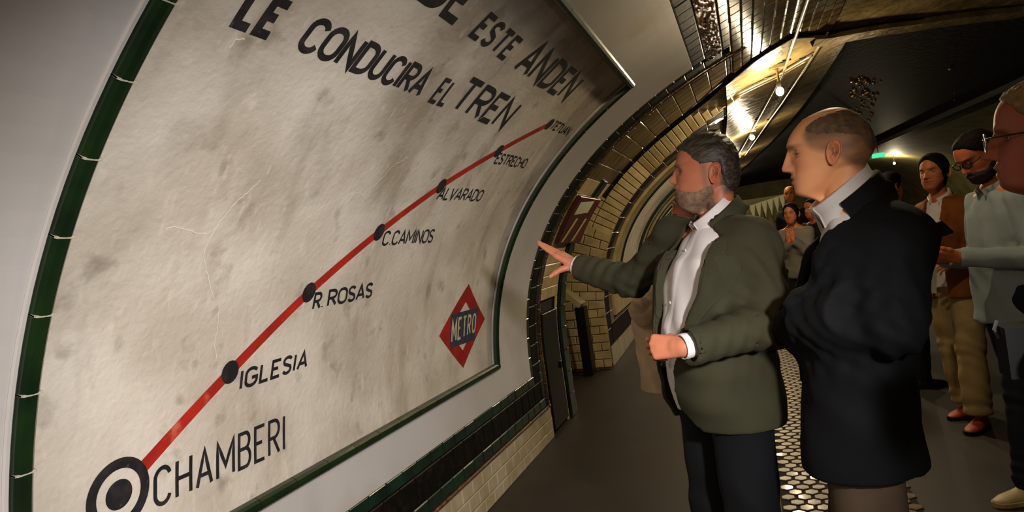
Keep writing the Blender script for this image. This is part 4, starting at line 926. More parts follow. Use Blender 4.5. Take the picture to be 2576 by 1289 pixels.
def lapel_flap(root, jk, wld, z0, z1, inner, width, m, side, n=34, t=.007):
    me = jk.data; bv = BVHTree.FromPolygons([v.co + root.location for v in me.vertices], [tuple(p.vertices) for p in me.polygons]); o0 = np.array(wld((0, 0, 0))); fd = Vector(np.array(wld((1, 0, 0))) - o0)
    k = 8; top = []; V = []
    for i in range(n + 1):
        z = z0 + (z1 - z0) * i / n; a = inner(z); w_ = width(z); row_ = []
        for j in range(k + 1):
            f = j / k; y = a + side * (w_ * f - .004); p = Vector(wld((.5, y, z))); h = bv.ray_cast(p, -fd, .9)
            x = np.array(h[0]) if h[0] is not None else (row_[-1][0] if row_ else np.array(wld((.1, y, z)))); nn = np.array(h[1]) if h[1] is not None else np.array(fd)
            if np.dot(nn, np.array(fd)) < 0: nn = -nn
            row_.append((x, nn))
        top.append(row_)
    P_ = np.array([[r_[0] for r_ in rw] for rw in top]); 
    for _ in range(3): P_[1:-1] = (P_[:-2] + 2 * P_[1:-1] + P_[2:]) / 4
    N2 = np.array([[r_[1] for r_ in rw] for rw in top]); N2 = N2.mean(axis=0, keepdims=True) * .5 + N2 * .5; N2 /= np.linalg.norm(N2, axis=2, keepdims=True)
    for i in range(n + 1):
        for j in range(k + 1): V.append(P_[i, j] + N2[i, j] * (t * (1 if j < k else .8)))
    for i in range(n + 1):
        for j in range(k + 1): V.append(P_[i, j] - N2[i, j] * .003)
    q = (n + 1) * (k + 1); Fc = []
    for i in range(n):
        for j in range(k): a = i * (k + 1) + j; Fc.append((a, a + 1, a + k + 2, a + k + 1)); 
        for j in (0, k): a = i * (k + 1) + j; Fc.append((a, a + k + 1, q + a + k + 1, q + a))
    for i in (0, n):
        for j in range(k): a = i * (k + 1) + j; Fc.append((a, a + 1, q + a + 1, q + a))
    return link('lapel', mesh('lapel', np.array(V) - np.array(root.location), Fc), jk, m, smooth=False)
def torso_solid(name, root, loc, tab, m, h=.009, sleeves=(), n=2.3, nk=None, nkr=.06, extra=None, it=2, kk=.04, hem=None):
    def fn(P):
        q = loc(P); d = loft(q, tab, n)
        for (a, b, c, r1, r2, r3) in sleeves:
            e = smin(seg(P, a, b, r1, r2), seg(P, b, c, r2, r3), .02); cd = np.array(c, float) - np.array(b, float); cd /= np.linalg.norm(cd); e = np.maximum(e, (P - np.array(c, f32)) @ cd.astype(f32)); d = smin(d, e, kk)
            d = d + near_(P, b, .11) * (wav(P, np.array(c) - np.array(a) + [0, 0, .1], .045, .005, 1) + wav(P, [.3, 1, 1], .035, .003, 2)) + near_(P, a, .13) * wav(P, [1, -1, .5], .06, .004, 6)
        d = d + wav(P, [.5, .5, .6], .16, .004, 3) + wav(P, [.3, -.6, .5], .09, .0025, 9)
        if extra: d = d + extra(P, q)
        if nk is not None: d = np.maximum(d, -(np.linalg.norm(P - np.array(nk, f32), axis=1) - nkr))
        return d
    o = np.array([p for s_ in sleeves for p in s_[:3]]) if sleeves else None
    T_ = np.array(tab); w_ = T_[:, 3:5].max() + .1; c = nk if nk is not None else None; cc = np.array([root.location[0], root.location[1], 0]) if c is None else np.array(c, float)
    lo = np.array([cc[0] - w_ - .1, cc[1] - w_ - .1, T_[0, 0] - .03]); hi = np.array([cc[0] + w_ + .1, cc[1] + w_ + .1, T_[-1, 0] + .03])
    if o is not None: lo = np.minimum(lo, o.min(0) - .1); hi = np.maximum(hi, o.max(0) + .1)
    return cloth(name, root, fn, lo, hi, h, m, it)
def trousers(root, hips, knees, ankles, r_, m, waist, name='trousers', h=.010, hemz=.03, flare=1.0, top=None):
    """hips/knees/ankles: pairs (left, right) in world space; r_: radii hip, knee, ankle"""
    wc = (np.array(hips[0]) + np.array(hips[1])) / 2
    def fn(P):
        d = None
        for a, b, c in zip(hips, knees, ankles):
            c2 = np.array(c, float); e = smin(seg(P, a, b, r_[0], r_[1]), seg(P, b, c2, r_[1], r_[2] * flare), .02); e = e + near_(P, b, .14) * wav(P, [.5, .4, 1], .12, .004, 2, 1.2) + near_(P, c, .2) * wav(P, [.4, .5, 1], .10, .005, 5, 1.2); d = e if d is None else smin(d, e, .02)
        d = smin(d, seg(P, np.array(hips[0]) + [0, 0, .06], np.array(hips[1]) + [0, 0, .06], r_[0] * 1.05), .05); d = d + wav(P, [.7, .4, .5], .12, .003, 4)
        return np.maximum(np.maximum(d, hemz - P[:, 2]), P[:, 2] - (top or waist))
    pts = np.array(list(hips) + list(knees) + list(ankles)); lo = pts.min(0) - .2; hi = pts.max(0) + .2; lo[2] = hemz - .03; hi[2] = (top or waist) + .03
    return cloth(name, root, fn, lo, hi, h, m, 2)
def floor_root(xy, label, group=None): return empty('person', (float(xy[0]), float(xy[1]), 0), label, 'person', group)
def add(p, *q): return tuple(np.array(p, float) + np.array(q, float))

# ---------------------------------------------------------------- 1: man in the olive green jacket, pointing at the panel
def man_green():
    O = at(1795, 850, 2.2); yaw = R(212); root = floor_root(O, 'bearded man in an olive green jacket and white shirt reaching his hand towards the panel'); loc, wld = frame(O, yaw)
    nk = np.array(at(1800, 548, 2.2)); shL = at(1890, 612, 2.08); elL = at(1945, 815, 1.98); wrL = at(1728, 872, 1.90); shR = at(1700, 600, 2.38); elR = at(1592, 708, 2.56); wrR = at(1458, 671, 2.72)
    nl = loc(nk[None].astype(f32))[0]
    tab = [(.875, -.01, .0, .155, .205), (.95, 0, 0, .165, .210), (1.08, .005, 0, .168, .205), (1.2, .01, 0, .160, .203), (1.32, .0, .0, .145, .205), (1.41, -.01, nl[1] * .5, .125, .195), (1.465, nl[0] * .6, nl[1] * .8, .10, .150), (1.51, nl[0], nl[1], .075, .10), (1.535, nl[0], nl[1], .055, .07)]
    opn = lambda z: (np.interp(z, [.87, .93, 1.0, 1.1, 1.17, 1.31, 1.43, 1.52], [-.135, -.12, -.11, -.10, -.095, -.085, -.075, -.06]), np.interp(z, [.87, .90, .95, 1.06, 1.17, 1.31, 1.43, 1.49, 1.54], [.11, .065, .02, .03, .09, .145, .15, .13, .10]))
    lap = None
    jk = jacket(root, loc, tab, add(nk, 0, 0, .035), [(shL, elL, wrL, .078, .068, .056), (shR, elR, wrR, .074, .064, .053)], opn, lap, M['jacket_green'], nkr=.074, traps=[(add(nk, .03, .01, -.035), shL, .045, .068), (add(nk, .03, .01, -.035), shR, .045, .064)],
           lo=np.array([-1.0, 1.7, .85]), hi=np.array([.35, 2.85, 1.62]))
    lw = lambda z: float(np.interp(z, [1.10, 1.16, 1.395, 1.40, 1.47], [.004, .03, .082, .050, .030]))
    lapel_flap(root, jk, wld, 1.10, 1.455, lambda z: float(opn(z)[1]), lw, M['jacket_green'], 1); lapel_flap(root, jk, wld, 1.10, 1.44, lambda z: float(opn(z)[0]), lw, M['jacket_green'], -1)
    for (z, y) in ((1.085, .0),):
        p = wld((.178, y - .02, z)); v, f = ball(p, .009, 12, 8); link('button', mesh('button', np.array(v) - np.array(root.location), f), jk, M['leather'], smooth=True)
    # shirt body
    st_ = [(.93, -.01, 0, .14, .185), (1.08, .0, 0, .153, .188), (1.2, .003, 0, .145, .182), (1.32, -.007, 0, .126, .178), (1.41, -.018, nl[1] * .5, .103, .16), (1.465, nl[0] * .6 - .004, nl[1] * .8, .080, .12), (1.51, nl[0], nl[1], .064, .085), (1.525, nl[0], nl[1], .058, .068)]
    def pl(P, q): w_ = np.abs(q[:, 1] - np.interp(q[:, 2], [1.0, 1.5], [-.045, .02])); return np.where((q[:, 0] > 0), -.0035 * np.clip((.019 - w_) / .003, 0, 1), 0)
    sh = torso_solid('shirt', root, loc, st_, M['shirt_white'], .0065, nk=tuple(wld((0, 0, 1.3))), nkr=.0001, extra=pl)
    for z in (1.12, 1.20, 1.28, 1.36, 1.44):
        y = float(np.interp(z, [1.0, 1.5], [-.045, .02])); x = float(np.interp(z, [r_[0] for r_ in st_], [r_[1] + r_[3] for r_ in st_])) + .002; v, f = ball((x, y, z), .0055, 10, 6, (.4, 1, 1)); v = [wld(p) for p in v]; link('button', mesh('button', np.array(v) - np.array(root.location), f), sh, M['shirt_white'], smooth=True)
    collar(root, add(nk, 0.0, 0, -.005), (-.50, -.16, 1), (-.93, -.34, -.2), .062, M['shirt_white'], stand=.046, fall=.040, tip=.04, gap=22, flare=.013, rs=1.1)
    collar(root, add(nk, .012, 0, -.028), (-.50, -.16, 1), (-.93, -.34, -.2), .078, M['jacket_green'], name='jacket_collar', stand=.045, fall=.05, tip=.01, gap=62, flare=.014, rs=1.1)
    # hands
    fR = np.array(at(1365, 612, 2.78)) - np.array(wrR); hd = np.array(wrR) + (np.array(wrR) - np.array(elR)) / np.linalg.norm(np.array(wrR) - np.array(elR)) * .012
    handR = hand_mesh(hd, fR, (.35, -.25, .9), 1, elbow=elR, curl=(-.04, .0, .03, .06), spread=.0, thumb='down', h=.0026, scale=.98)
    fL = np.array((-.93, .22, .03)); hl = np.array(wrL) + np.array([-.012, -.0, 0]); handL = hand_mesh(hl, fL, (-.1, -.86, .35), -1, elbow=elL, curl=(.75, .85, .95, 1.05), spread=.02, thumb='in', h=.0026, scale=.92)
    cuff(root, hd, elR, .042, M['shirt_white']); cuff(root, add(hl, .0, 0, 0), elL, .036, M['shirt_white'], L_=.03)
    w0 = np.array(hd) + (np.array(elR) - np.array(hd)) * .004; d = (np.array(elR) - np.array(hd)); d /= np.linalg.norm(d)
    v, f = tube([w0 + d * -.010, w0 + d * .002], [.0305, .0315], 20, cap=False); link('watch', mesh('watch', np.array(v) - np.array(root.location), f), root, M['watch'])
    # head
    front = [(-.002, .233), (.040, .231), (.078, .216), (.095, .199), (.107, .172), (.114, .151), (.113, .137), (.113, .13), (.113, .115), (.112, .10), (.117, .09), (.121, .075), (.122, .063), (.122, .045), (.120, .030), (.112, .012), (.092, -.004), (.062, -.014), (.045, -.022), (.034, -.035), (.02, -.06), (.005, -.12)]
    nose = [(.0, .145), (.006, .138), (.013, .125), (.021, .115), (.026, .107), (.018, .099), (.003, .094), (0, .09)]
    back = [(-.002, .233), (-.045, .220), (-.073, .191), (-.083, .151), (-.080, .107), (-.070, .067), (-.058, .04), (-.056, 0), (-.056, -.05), (-.06, -.12)]
    wid = [(z, w_ * 1.04) for z, w_ in WID]; hg = head_grid(front, nose, back, wid, ztop=.234, neck=(.062, .06), mouth=.078, eye=.134, lips=(.004, .004), cols=120, rows=116, fat=.006)
    pose = Pose(at(1791.5, 441.7, 2.2), R(180), 0, 0, 1.0)
    sl = []
    an = [(add(wld((0, .1, 0)), 0, 0, .9), add(wld((0, .11, 0)), 0, 0, .5), .075, .06), (add(wld((0, .11, 0)), 0, 0, .5), add(wld((-.02, .11, 0)), 0, 0, .08), .055, .04), (add(wld((0, -.1, 0)), 0, 0, .9), add(wld((0, -.11, 0)), 0, 0, .5), .075, .06), (add(wld((0, -.11, 0)), 0, 0, .5), add(wld((-.02, -.11, 0)), 0, 0, .08), .055, .04),
          (wld((0, 0, .95)), wld((0, 0, 1.3)), .11, .11), (wld((0, 0, 1.3)), tuple(nk), .1, .05), (tuple(nk - [0, 0, .05]), shL, .04, .04), (tuple(nk - [0, 0, .05]), shR, .04, .04), (shL, elL, .045, .04), (shR, elR, .045, .04), (elL, tuple(hl), .04, .026), (elR, tuple(hd), .04, .026)]
    build_person(root, pose, [limbs_body(an), handR, handL], (172, 102, 72), {'mouth': .078, 'eye': .134, 'brow': (74, 54, 40), 'stubble': (120, 86, 68), 'stubk': .7, 'extra': lambda V, A, n: (A(sg(V[:, 0], .020, .010) * np.clip((V[:, 2] - .058) / .01, 0, 1) * np.clip((.16 - V[:, 2]) / .01, 0, 1), (104, 78, 62), .55), A(np.clip((-.02 - V[:, 0]) / .01, 0, 1) * np.clip((V[:, 2] - .03) / .02, 0, 1), (70, 56, 44), .8)), 'hand': (186, 114, 84), 'ear': (174, 98, 70), 'lip': (150, 84, 74)}, hg)
    def hm_(X, Y, Z):
        a = np.abs(Y); hl_ = np.interp(X, [-.1, -.05, -.036, -.029, .0, .03, .05, .068, .10, .12], [.03, .042, .062, .134, .139, .141, .162, .188, .213, .23]) - np.clip((.055 - a) * .12, 0, .01) * (X > .05)
        sb = np.where((X > .009) & (X < .031) & (Z > .088), 1, 0); t = (Z - hl_) * .35; 
        return np.minimum(t, .0085 + .006 * np.clip((Z - .2) / .03, 0, 1))
    hair_part(root, pose, hg, hm_, M['hair_grey'], amp=.0018, fr=(240, 60))
    def bm_(X, Y, Z):
        top_ = np.interp(X, [-.01, .02, .05, .08, .1, .13], [.075, .070, .058, .062, .072, .092]); t = np.minimum((top_ - Z) * .12, .0022); t = np.where((X < .0) | (Z < -.012 + (.06 - X) * .25), -.001, t)
        lipz = (np.abs(Z - .076) < .007) & (np.abs(Y) < .022); t = np.where(lipz, -.001, t); ms = (Z > .082) & (Z < .094) & (np.abs(Y) < .028) & (X > .09); return np.where(ms, .002, t)
    hair_part(root, pose, hg, bm_, M['beard'], 'beard', amp=.0014, fr=(420, 60), seed=4, anis=False)
    v, f = tube([(0, 0, 0)], .01) if False else ball(hl + 0, .001, 6, 4)
    # legs
    hL, hR = wld((0, .1, .90)), wld((0, -.1, .90)); kL, kR = wld((.01, .105, .5)), wld((.02, -.12, .5)); aL, aR = wld((0, .11, .09)), wld((.02, -.13, .09))
    trousers(root, (hL, hR), (kL, kR), (aL, aR), (.095, .082, .066), M['navy_trouser'], 1.05, top=1.06)
    shoe(root, aL, yaw + .1, M['leather'], M['black_cloth']); shoe(root, aR, yaw - .15, M['leather'], M['black_cloth'])
    # ring on the left hand
    x = fL / np.linalg.norm(fL); z = np.array((-.1, -.86, .35)); z -= x * np.dot(x, z); z /= np.linalg.norm(z); y = -np.cross(z, x); c = hl + (x * .100 + y * -.010 - z * .012) * .92; dd = x * .45 - z * .9; v, f = tube([c - dd * .002, c + dd * .002], [.0102, .0102], 20, cap=False); link('ring', mesh('ring', np.array(v) - np.array(root.location), f), root, M['gold'])
    return root
man_green()

# ---------------------------------------------------------------- 2: bald man with folded arms
def man_bald():
    O = at(2185, 820, 1.82); yaw = R(176); root = floor_root(O, 'bald man in a navy jacket and white shirt standing with folded arms'); loc, wld = frame(O, yaw)
    nk = np.array(at(2150, 487, 1.79)); nl = loc(nk[None].astype(f32))[0]
    shL = at(2255, 612, 1.66); wrL = at(2015, 800, 1.80); shR = at(2150, 600, 2.0); elR = at(2025, 812, 1.86); wrR = at(2130, 790, 1.64)
    elL = at(2250, 822, 1.60)
    tab = [(.81, .06, .0, .155, .20), (.87, .06, 0, .150, .20), (1.0, .045, 0, .142, .20), (1.12, .03, 0, .140, .20), (1.25, .01, .0, .138, .205), (1.33, .0, nl[1] * .5, .125, .200), (1.40, nl[0] * .5, nl[1] * .8, .115, .180), (nk[2] - .07, nl[0] * .9, nl[1], .090, .125), (nk[2] - .035, nl[0], nl[1], .068, .085), (nk[2] - .015, nl[0], nl[1], .05, .06)]
    opn = lambda z: (np.interp(z, [.77, .84, 1.0, 1.15, 1.30, 1.42, 1.5], [-.10, -.02, .012, .0, -.06, -.085, -.08]), np.interp(z, [.77, .84, 1.0, 1.15, 1.30, 1.42, 1.5], [.10, .02, -.012, .0, .095, .13, .13]))
    lap = lambda z: np.interp(z, [1.02, 1.08, 1.36, 1.365, 1.42, 1.46], [0, .02, .08, .05, .045, .0])
    jacket(root, loc, tab, add(nk, 0, 0, .03), [(shL, elL, wrL, .084, .070, .058), (shR, elR, wrR, .082, .068, .056)], opn, lap, M['navy'], nkr=.080, th=.022, traps=[(add(nk, .035, .0, -.03), shL, .05, .072), (add(nk, .035, .0, -.03), shR, .05, .07)], hollow=False, vent=lambda q: np.maximum(np.maximum(np.abs(q[:, 1]) - .003 - (1.0 - q[:, 2]) * .03, q[:, 0] + .02), q[:, 2] - 1.0))
    st_ = [(.9, .05, 0, .12, .175), (1.0, .045, 0, .12, .18), (1.12, .03, 0, .122, .18), (1.25, .01, 0, .12, .185), (1.33, 0, nl[1] * .5, .107, .175), (1.40, nl[0] * .5, nl[1] * .8, .095, .15), (nk[2] - .05, nl[0] * .9, nl[1], .075, .10), (nk[2] + .0, nl[0], nl[1], .058, .066)]
    torso_solid('shirt', root, loc, st_, M['shirt_white'], .0075, nk=tuple(wld((0, 0, 1.2))), nkr=.0001)
    collar(root, add(nk, -.022, 0, -.012), (-.55, -.05, 1), (-.98, -.12, -.2), .0785, M['shirt_white'], stand=.044, fall=.042, tip=.045, gap=20, flare=.011, rs=1.02)
    collar(root, add(nk, -.010, 0, -.030), (-.55, -.05, 1), (-.98, -.12, -.2), .089, M['navy'], name='jacket_collar', stand=.034, fall=.05, tip=.01, gap=66, flare=.014, rs=1.0)
    front = [(-.012, .226), (.025, .220), (.060, .206), (.085, .184), (.098, .166), (.105, .150), (.103, .138), (.100, .128), (.099, .11), (.098, .09), (.101, .074), (.103, .060), (.100, .045), (.099, .034), (.102, .022), (.096, .010), (.082, .002), (.060, -.002), (.048, -.010), (.034, -.026), (.022, -.05), (.012, -.12)]
    nose = [(.0, .138), (.005, .132), (.012, .120), (.020, .104), (.027, .090), (.025, .081), (.005, .075), (0, .071)]
    back = [(-.012, .226), (-.044, .219), (-.068, .203), (-.096, .165), (-.105, .127), (-.097, .09), (-.078, .070), (-.072, .03), (-.072, 0), (-.076, -.05), (-.082, -.12)]
    hg = head_grid(front, nose, back, [(z - .009 if z > .05 else z, w_ * .98) for z, w_ in WID], ztop=.2262, neck=(.056, .056), mouth=.055, eye=.122, lips=(.004, .005), cols=120, rows=116)
    pose = Pose(at(2091, 389, 1.78), R(170), 0, 0, 1.0)
    hdL = np.array(wrL); hdR = np.array(wrR)
    hL_ = hand_mesh(hdL, (.2, .9, .3), (-1, -.1, .2), -1, elbow=elL, curl=(.3, .3, .3, .3), spread=.0, thumb='side', scale=.6); hR_ = hand_mesh(hdR, (1, .05, .05), (0, -1, .1), 1, elbow=elR, curl=(.2, .2, .2, .2), spread=.0, thumb='side', scale=.6)
    an = [(wld((.06, .09, .85)), wld((.07, .10, .48)), .07, .055), (wld((.07, .10, .48)), wld((.04, .11, .1)), .05, .035), (wld((.06, -.09, .85)), wld((.09, -.11, .48)), .07, .055), (wld((.09, -.11, .48)), wld((.08, -.13, .1)), .05, .035), (wld((.05, 0, .95)), wld((.03, 0, 1.22)), .09, .09), (wld((.03, 0, 1.22)), tuple(nk), .08, .05), (tuple(nk - [0, 0, .08]), shL, .03, .035), (tuple(nk - [0, 0, .08]), shR, .03, .035), (shL, elL, .045, .04), (shR, elR, .045, .04), (elL, wrL, .04, .026), (elR, wrR, .04, .026)]
    build_person(root, pose, [limbs_body(an), hL_, hR_], (238, 166, 116), {'mouth': .055, 'eye': .122, 'extra': lambda V, A, n: A(np.clip((np.interp(V[:, 0], [-.11, -.06, -.02, .02, .05, .065], [.21, .215, .21, .205, .19, .17]) - V[:, 2]) / .02, 0, 1) * np.clip((V[:, 2] - np.interp(V[:, 0], [-.11, -.06, -.03, -.01, .01, .04, .055, .07], [.0, .04, .07, .10, .10, .115, .13, .16])) / .025, 0, 1) * np.clip((.064 - V[:, 0]) / .02, 0, 1) * (1 + .2 * n), (98, 74, 56), .62), 'brow': (110, 82, 60), 'browk': .75, 'ear': (220, 140, 100), 'lip': (158, 88, 70)}, hg)
    def hm_(X, Y, Z):
        top_ = np.interp(X, [-.11, -.06, -.02, .02, .045, .06], [.20, .213, .208, .200, .185, .15]); bot = np.interp(X, [-.11, -.085, -.07, -.03, .0, .03, .05, .06], [.085, .10, .135, .148, .152, .158, .17, .19])
        t = np.minimum(np.minimum((top_ - Z) * .10, (Z - bot) * .10), .0018); return np.where(X > .06, -.001, t)
    hair_part(root, pose, hg, hm_, M['hair_stubble'], amp=.0005, fr=(600, 60), anis=False)
    hL, hR = wld((.06, .09, .86)), wld((.06, -.09, .86)); kL, kR = wld((.07, .10, .48)), wld((.09, -.11, .48)); aL, aR = wld((.04, .11, .09)), wld((.08, -.13, .09))
    trousers(root, (hL, hR), (kL, kR), (aL, aR), (.092, .082, .066), M['grey_brown'], 1.0, top=1.0)
    shoe(root, aL, yaw + .1, M['leather'], M['black_cloth']); shoe(root, aR, yaw - .15, M['leather'], M['black_cloth'])
man_bald()
# ---------------------------------------------------------------- everyone else, one builder with its own pose, clothes and hair for each
def person_g(label, ear_px, D, yaw, arms, top_m, leg_m, hair_m, hairfn, skin=(176, 104, 66), head_yaw=None, pitch=0, tone=None, body_back=.04, h=.011, hs=1.0, fem=False, top_hem=.86, jacket_m=None, jopen=.06, collar_m=None, hand_kw=None, leg_spread=.1, shoe_m=None, sole_m=None, leg_r=(.105, .08, .06), flare=1.0, hemz=.06, beard=None, rows=70, spec=None, nose=MIDN, shift=(0, 0), feet=None, legs=True, roll=0, group=None, hand_h=.0045, belly=0, lean=0, sleeve_r=(.07, .056, .046), cuffs=None):
    E_ = at(*ear_px, D); O = np.array([E_[0] - math.cos(yaw) * body_back + shift[0], E_[1] - math.sin(yaw) * body_back + shift[1], 0]); root = floor_root(O, label, group); loc, wld = frame(O, yaw)
    Hh = E_[2] + .125; k = Hh / 1.76; hy = R(head_yaw) if head_yaw is not None else yaw
    nl = np.array([.015, 0, 1.475 * k]); nk = wld(nl); w_ = .88 if fem else 1.0; bz = lambda z: z * k
    tab = [(bz(.9), 0, 0, .125 + belly, .175), (bz(1.0), 0, 0, .122 + belly, .172), (bz(1.12), .005, 0, .116 + belly, .155 * (.92 if fem else 1.02)), (bz(1.25), .01, 0, .118 + .02 * fem, .17 * w_), (bz(1.35), .0, 0, .108, .175 * w_), (bz(1.42), -.005, 0, .088, .15 * w_), (bz(1.465), .005, 0, .068, .095), (bz(1.485), .01, 0, .052, .06)]
    tab = [(r_[0], r_[1] + lean * float(np.interp(r_[0] / k, [1.25, 1.35, 1.42, 1.48], [1, .7, .3, 0])), *r_[2:]) for r_ in tab]
    sl = []; hands = []; an = []
    for i, (side, el, wr, hd) in enumerate(arms):
        S_ = wld((-.005, side * .165 * w_, bz(1.405))); e = wld(np.array(el) * [1, 1, k]); w0 = wld(np.array(wr) * [1, 1, k]); sl.append((S_, e, w0, sleeve_r[0] * (.9 if fem else 1), sleeve_r[1] * (.9 if fem else 1), sleeve_r[2])); d = rotz(yaw) @ np.array(hd[0], float); bk = rotz(yaw) @ np.array(hd[1], float)
        kw = dict(curl=(.25, .3, .35, .4), thumb='side'); kw.update(hd[2] if len(hd) > 2 else {}); u = (w0 - e) / np.linalg.norm(w0 - e); hands.append(hand_mesh(w0 + u * .012, d, bk, side * (-1), elbow=e, h=hand_h, scale=.95 if not fem else .86, **kw)); an += [(tuple(nk), tuple(S_), .05, .045), (tuple(S_), tuple(e), .045, .035), (tuple(e), tuple(w0), .035, .024)]
    if jacket_m:
        t2 = [(z, a, b, c + .022, d_ + .022) for z, a, b, c, d_ in tab]; t2[0] = (bz(top_hem),) + t2[0][1:]
        jacket(root, loc, t2, add(nk, 0, 0, .03), sl, lambda z: (np.interp(z, [.8, bz(1.1), bz(1.4), 1.6], [-jopen, -jopen * .7, -jopen, -jopen]), np.interp(z, [.8, bz(1.1), bz(1.4), 1.6], [jopen, jopen * .7, jopen, jopen])), lambda z: np.interp(z, [bz(1.05), bz(1.1), bz(1.38), bz(1.45)], [0, .02, .05, 0]), jacket_m, h=max(.0075, h * .8), nkr=.07, th=.022)
        torso_solid('shirt', root, loc, tab, top_m, h, nk=tuple(wld((0, 0, bz(1.2)))), nkr=.0001)
    else:
        t3 = [(bz(top_hem), tab[0][1], 0, tab[0][3] * 1.06, tab[0][4] * 1.04)] + tab[0 if top_hem < .9 else 1:]
        torso_solid('shirt', root, loc, t3, top_m, h, sleeves=sl, nk=tuple(wld((0, 0, bz(1.2)))), nkr=.0001)
    if collar_m: collar(root, add(nk, 0, 0, .004), tuple(rotz(yaw) @ np.array([.42, 0, 1])), (math.cos(yaw), math.sin(yaw), -.1), .058 if not fem else .052, collar_m, stand=.034, fall=.036, tip=.025, gap=22, flare=.014)
    if cuffs:
        for (a, b, c, r1, r2, r3) in sl: cuff(root, c, b, r3 - .006, cuffs, L_=.02)
    an += [(wld((0, 0, bz(.95))), wld((0, 0, bz(1.25))), .09, .09), (wld((0, 0, bz(1.25))), tuple(nk), .08, .045)]
    lg = []
    for i, s_ in enumerate((1, -1)):
        fo = feet[i] if feet else (0, s_ * leg_spread); hp = wld((0, s_ * .085, bz(.9))); an_ = wld((fo[0], fo[1], .09)); kn = (np.array(hp) + np.array(an_)) / 2 + rotz(yaw) @ np.array([.02, 0, .02]); lg.append((hp, kn, an_)); an += [(hp, tuple(kn), .07, .05), (tuple(kn), an_, .05, .035)]
    if legs:
        trousers(root, (lg[0][0], lg[1][0]), (lg[0][1], lg[1][1]), (lg[0][2], lg[1][2]), leg_r, leg_m, bz(1.02), h=h, hemz=hemz, flare=flare, top=bz(1.02))
        for i in (0, 1): shoe(root, lg[i][2], yaw + (.15 if i == 0 else -.15), shoe_m or M['leather'], sole_m or M['black_cloth'], h=max(.006, h * .7), L_=.27 if not fem else .24)
    hg = head_grid(nose=nose, cols=rows + 6, rows=rows, neck=(.054, .055) if not fem else (.047, .047), wscale=.97 if fem else 1.0)
    pose = Pose(E_, hy, pitch, roll, hs); sp = {'brow': (40, 28, 20), 'browk': .45 if fem else .85, 'lip': (150, 50, 44) if fem else (150, 80, 66)}; sp.update(spec or {})
    build_person(root, pose, [limbs_body(an, .03)] + hands, skin, sp, hg)
    if hairfn: hair_part(root, pose, hg, hairfn, hair_m, amp=.001, fr=(260, 60), seed=3)
    if beard: hair_part(root, pose, hg, lambda X, Y, Z: np.where((X > .0) & (Z > -.012 + (.06 - X) * .25) & ~((np.abs(Z - .056) < .006) & (np.abs(Y) < .02)), np.minimum((np.interp(X, [-.01, .02, .06, .09, .1, .13], [.085, .075, .058, .070, .072, .07]) - Z) * .35, .007), -.001), beard, 'beard', amp=.001, fr=(420, 60), seed=4, anis=False)
    return root, pose, wld, k, hg
short = lambda X, Y, Z: np.where((X < -.012) & (Z > .055) | (Z > np.interp(X, [-.1, -.02, .0, .03, .055, .075, .1], [.05, .075, .118, .14, .165, .196, .214])), np.minimum((Z - np.interp(X, [-.1, -.02, .0, .03, .055, .075, .1], [.045, .07, .115, .137, .163, .192, .21])) * .4 + .0, .006), -.001)
def longh(X, Y, Z):
    Z = Z + .35 * np.clip(np.abs(Y) - .008, 0, .04) * (X > .03) - .004 * (np.abs(Y) < .008)
    return np.where((Z > np.interp(X, [-.1, -.02, .02, .045, .07, .09, .11], [.0, .02, .06, .13, .175, .203, .22])), np.minimum((Z - np.interp(X, [-.1, -.02, .02, .045, .07, .09, .11], [-.0, .02, .06, .13, .175, .203, .22])) * .28, .010), -.001)
hang = lambda s: (s, (-.03, s * .24, 1.12), (.06, s * .25, .88), ((.15, 0, -1), (0, s, 0)))
foldarm = lambda s: (s, (-.02, s * .22, 1.12), (.20, s * .08, 1.16), ((.6, -s * .7, .1), (.4, s * .4, .8)))

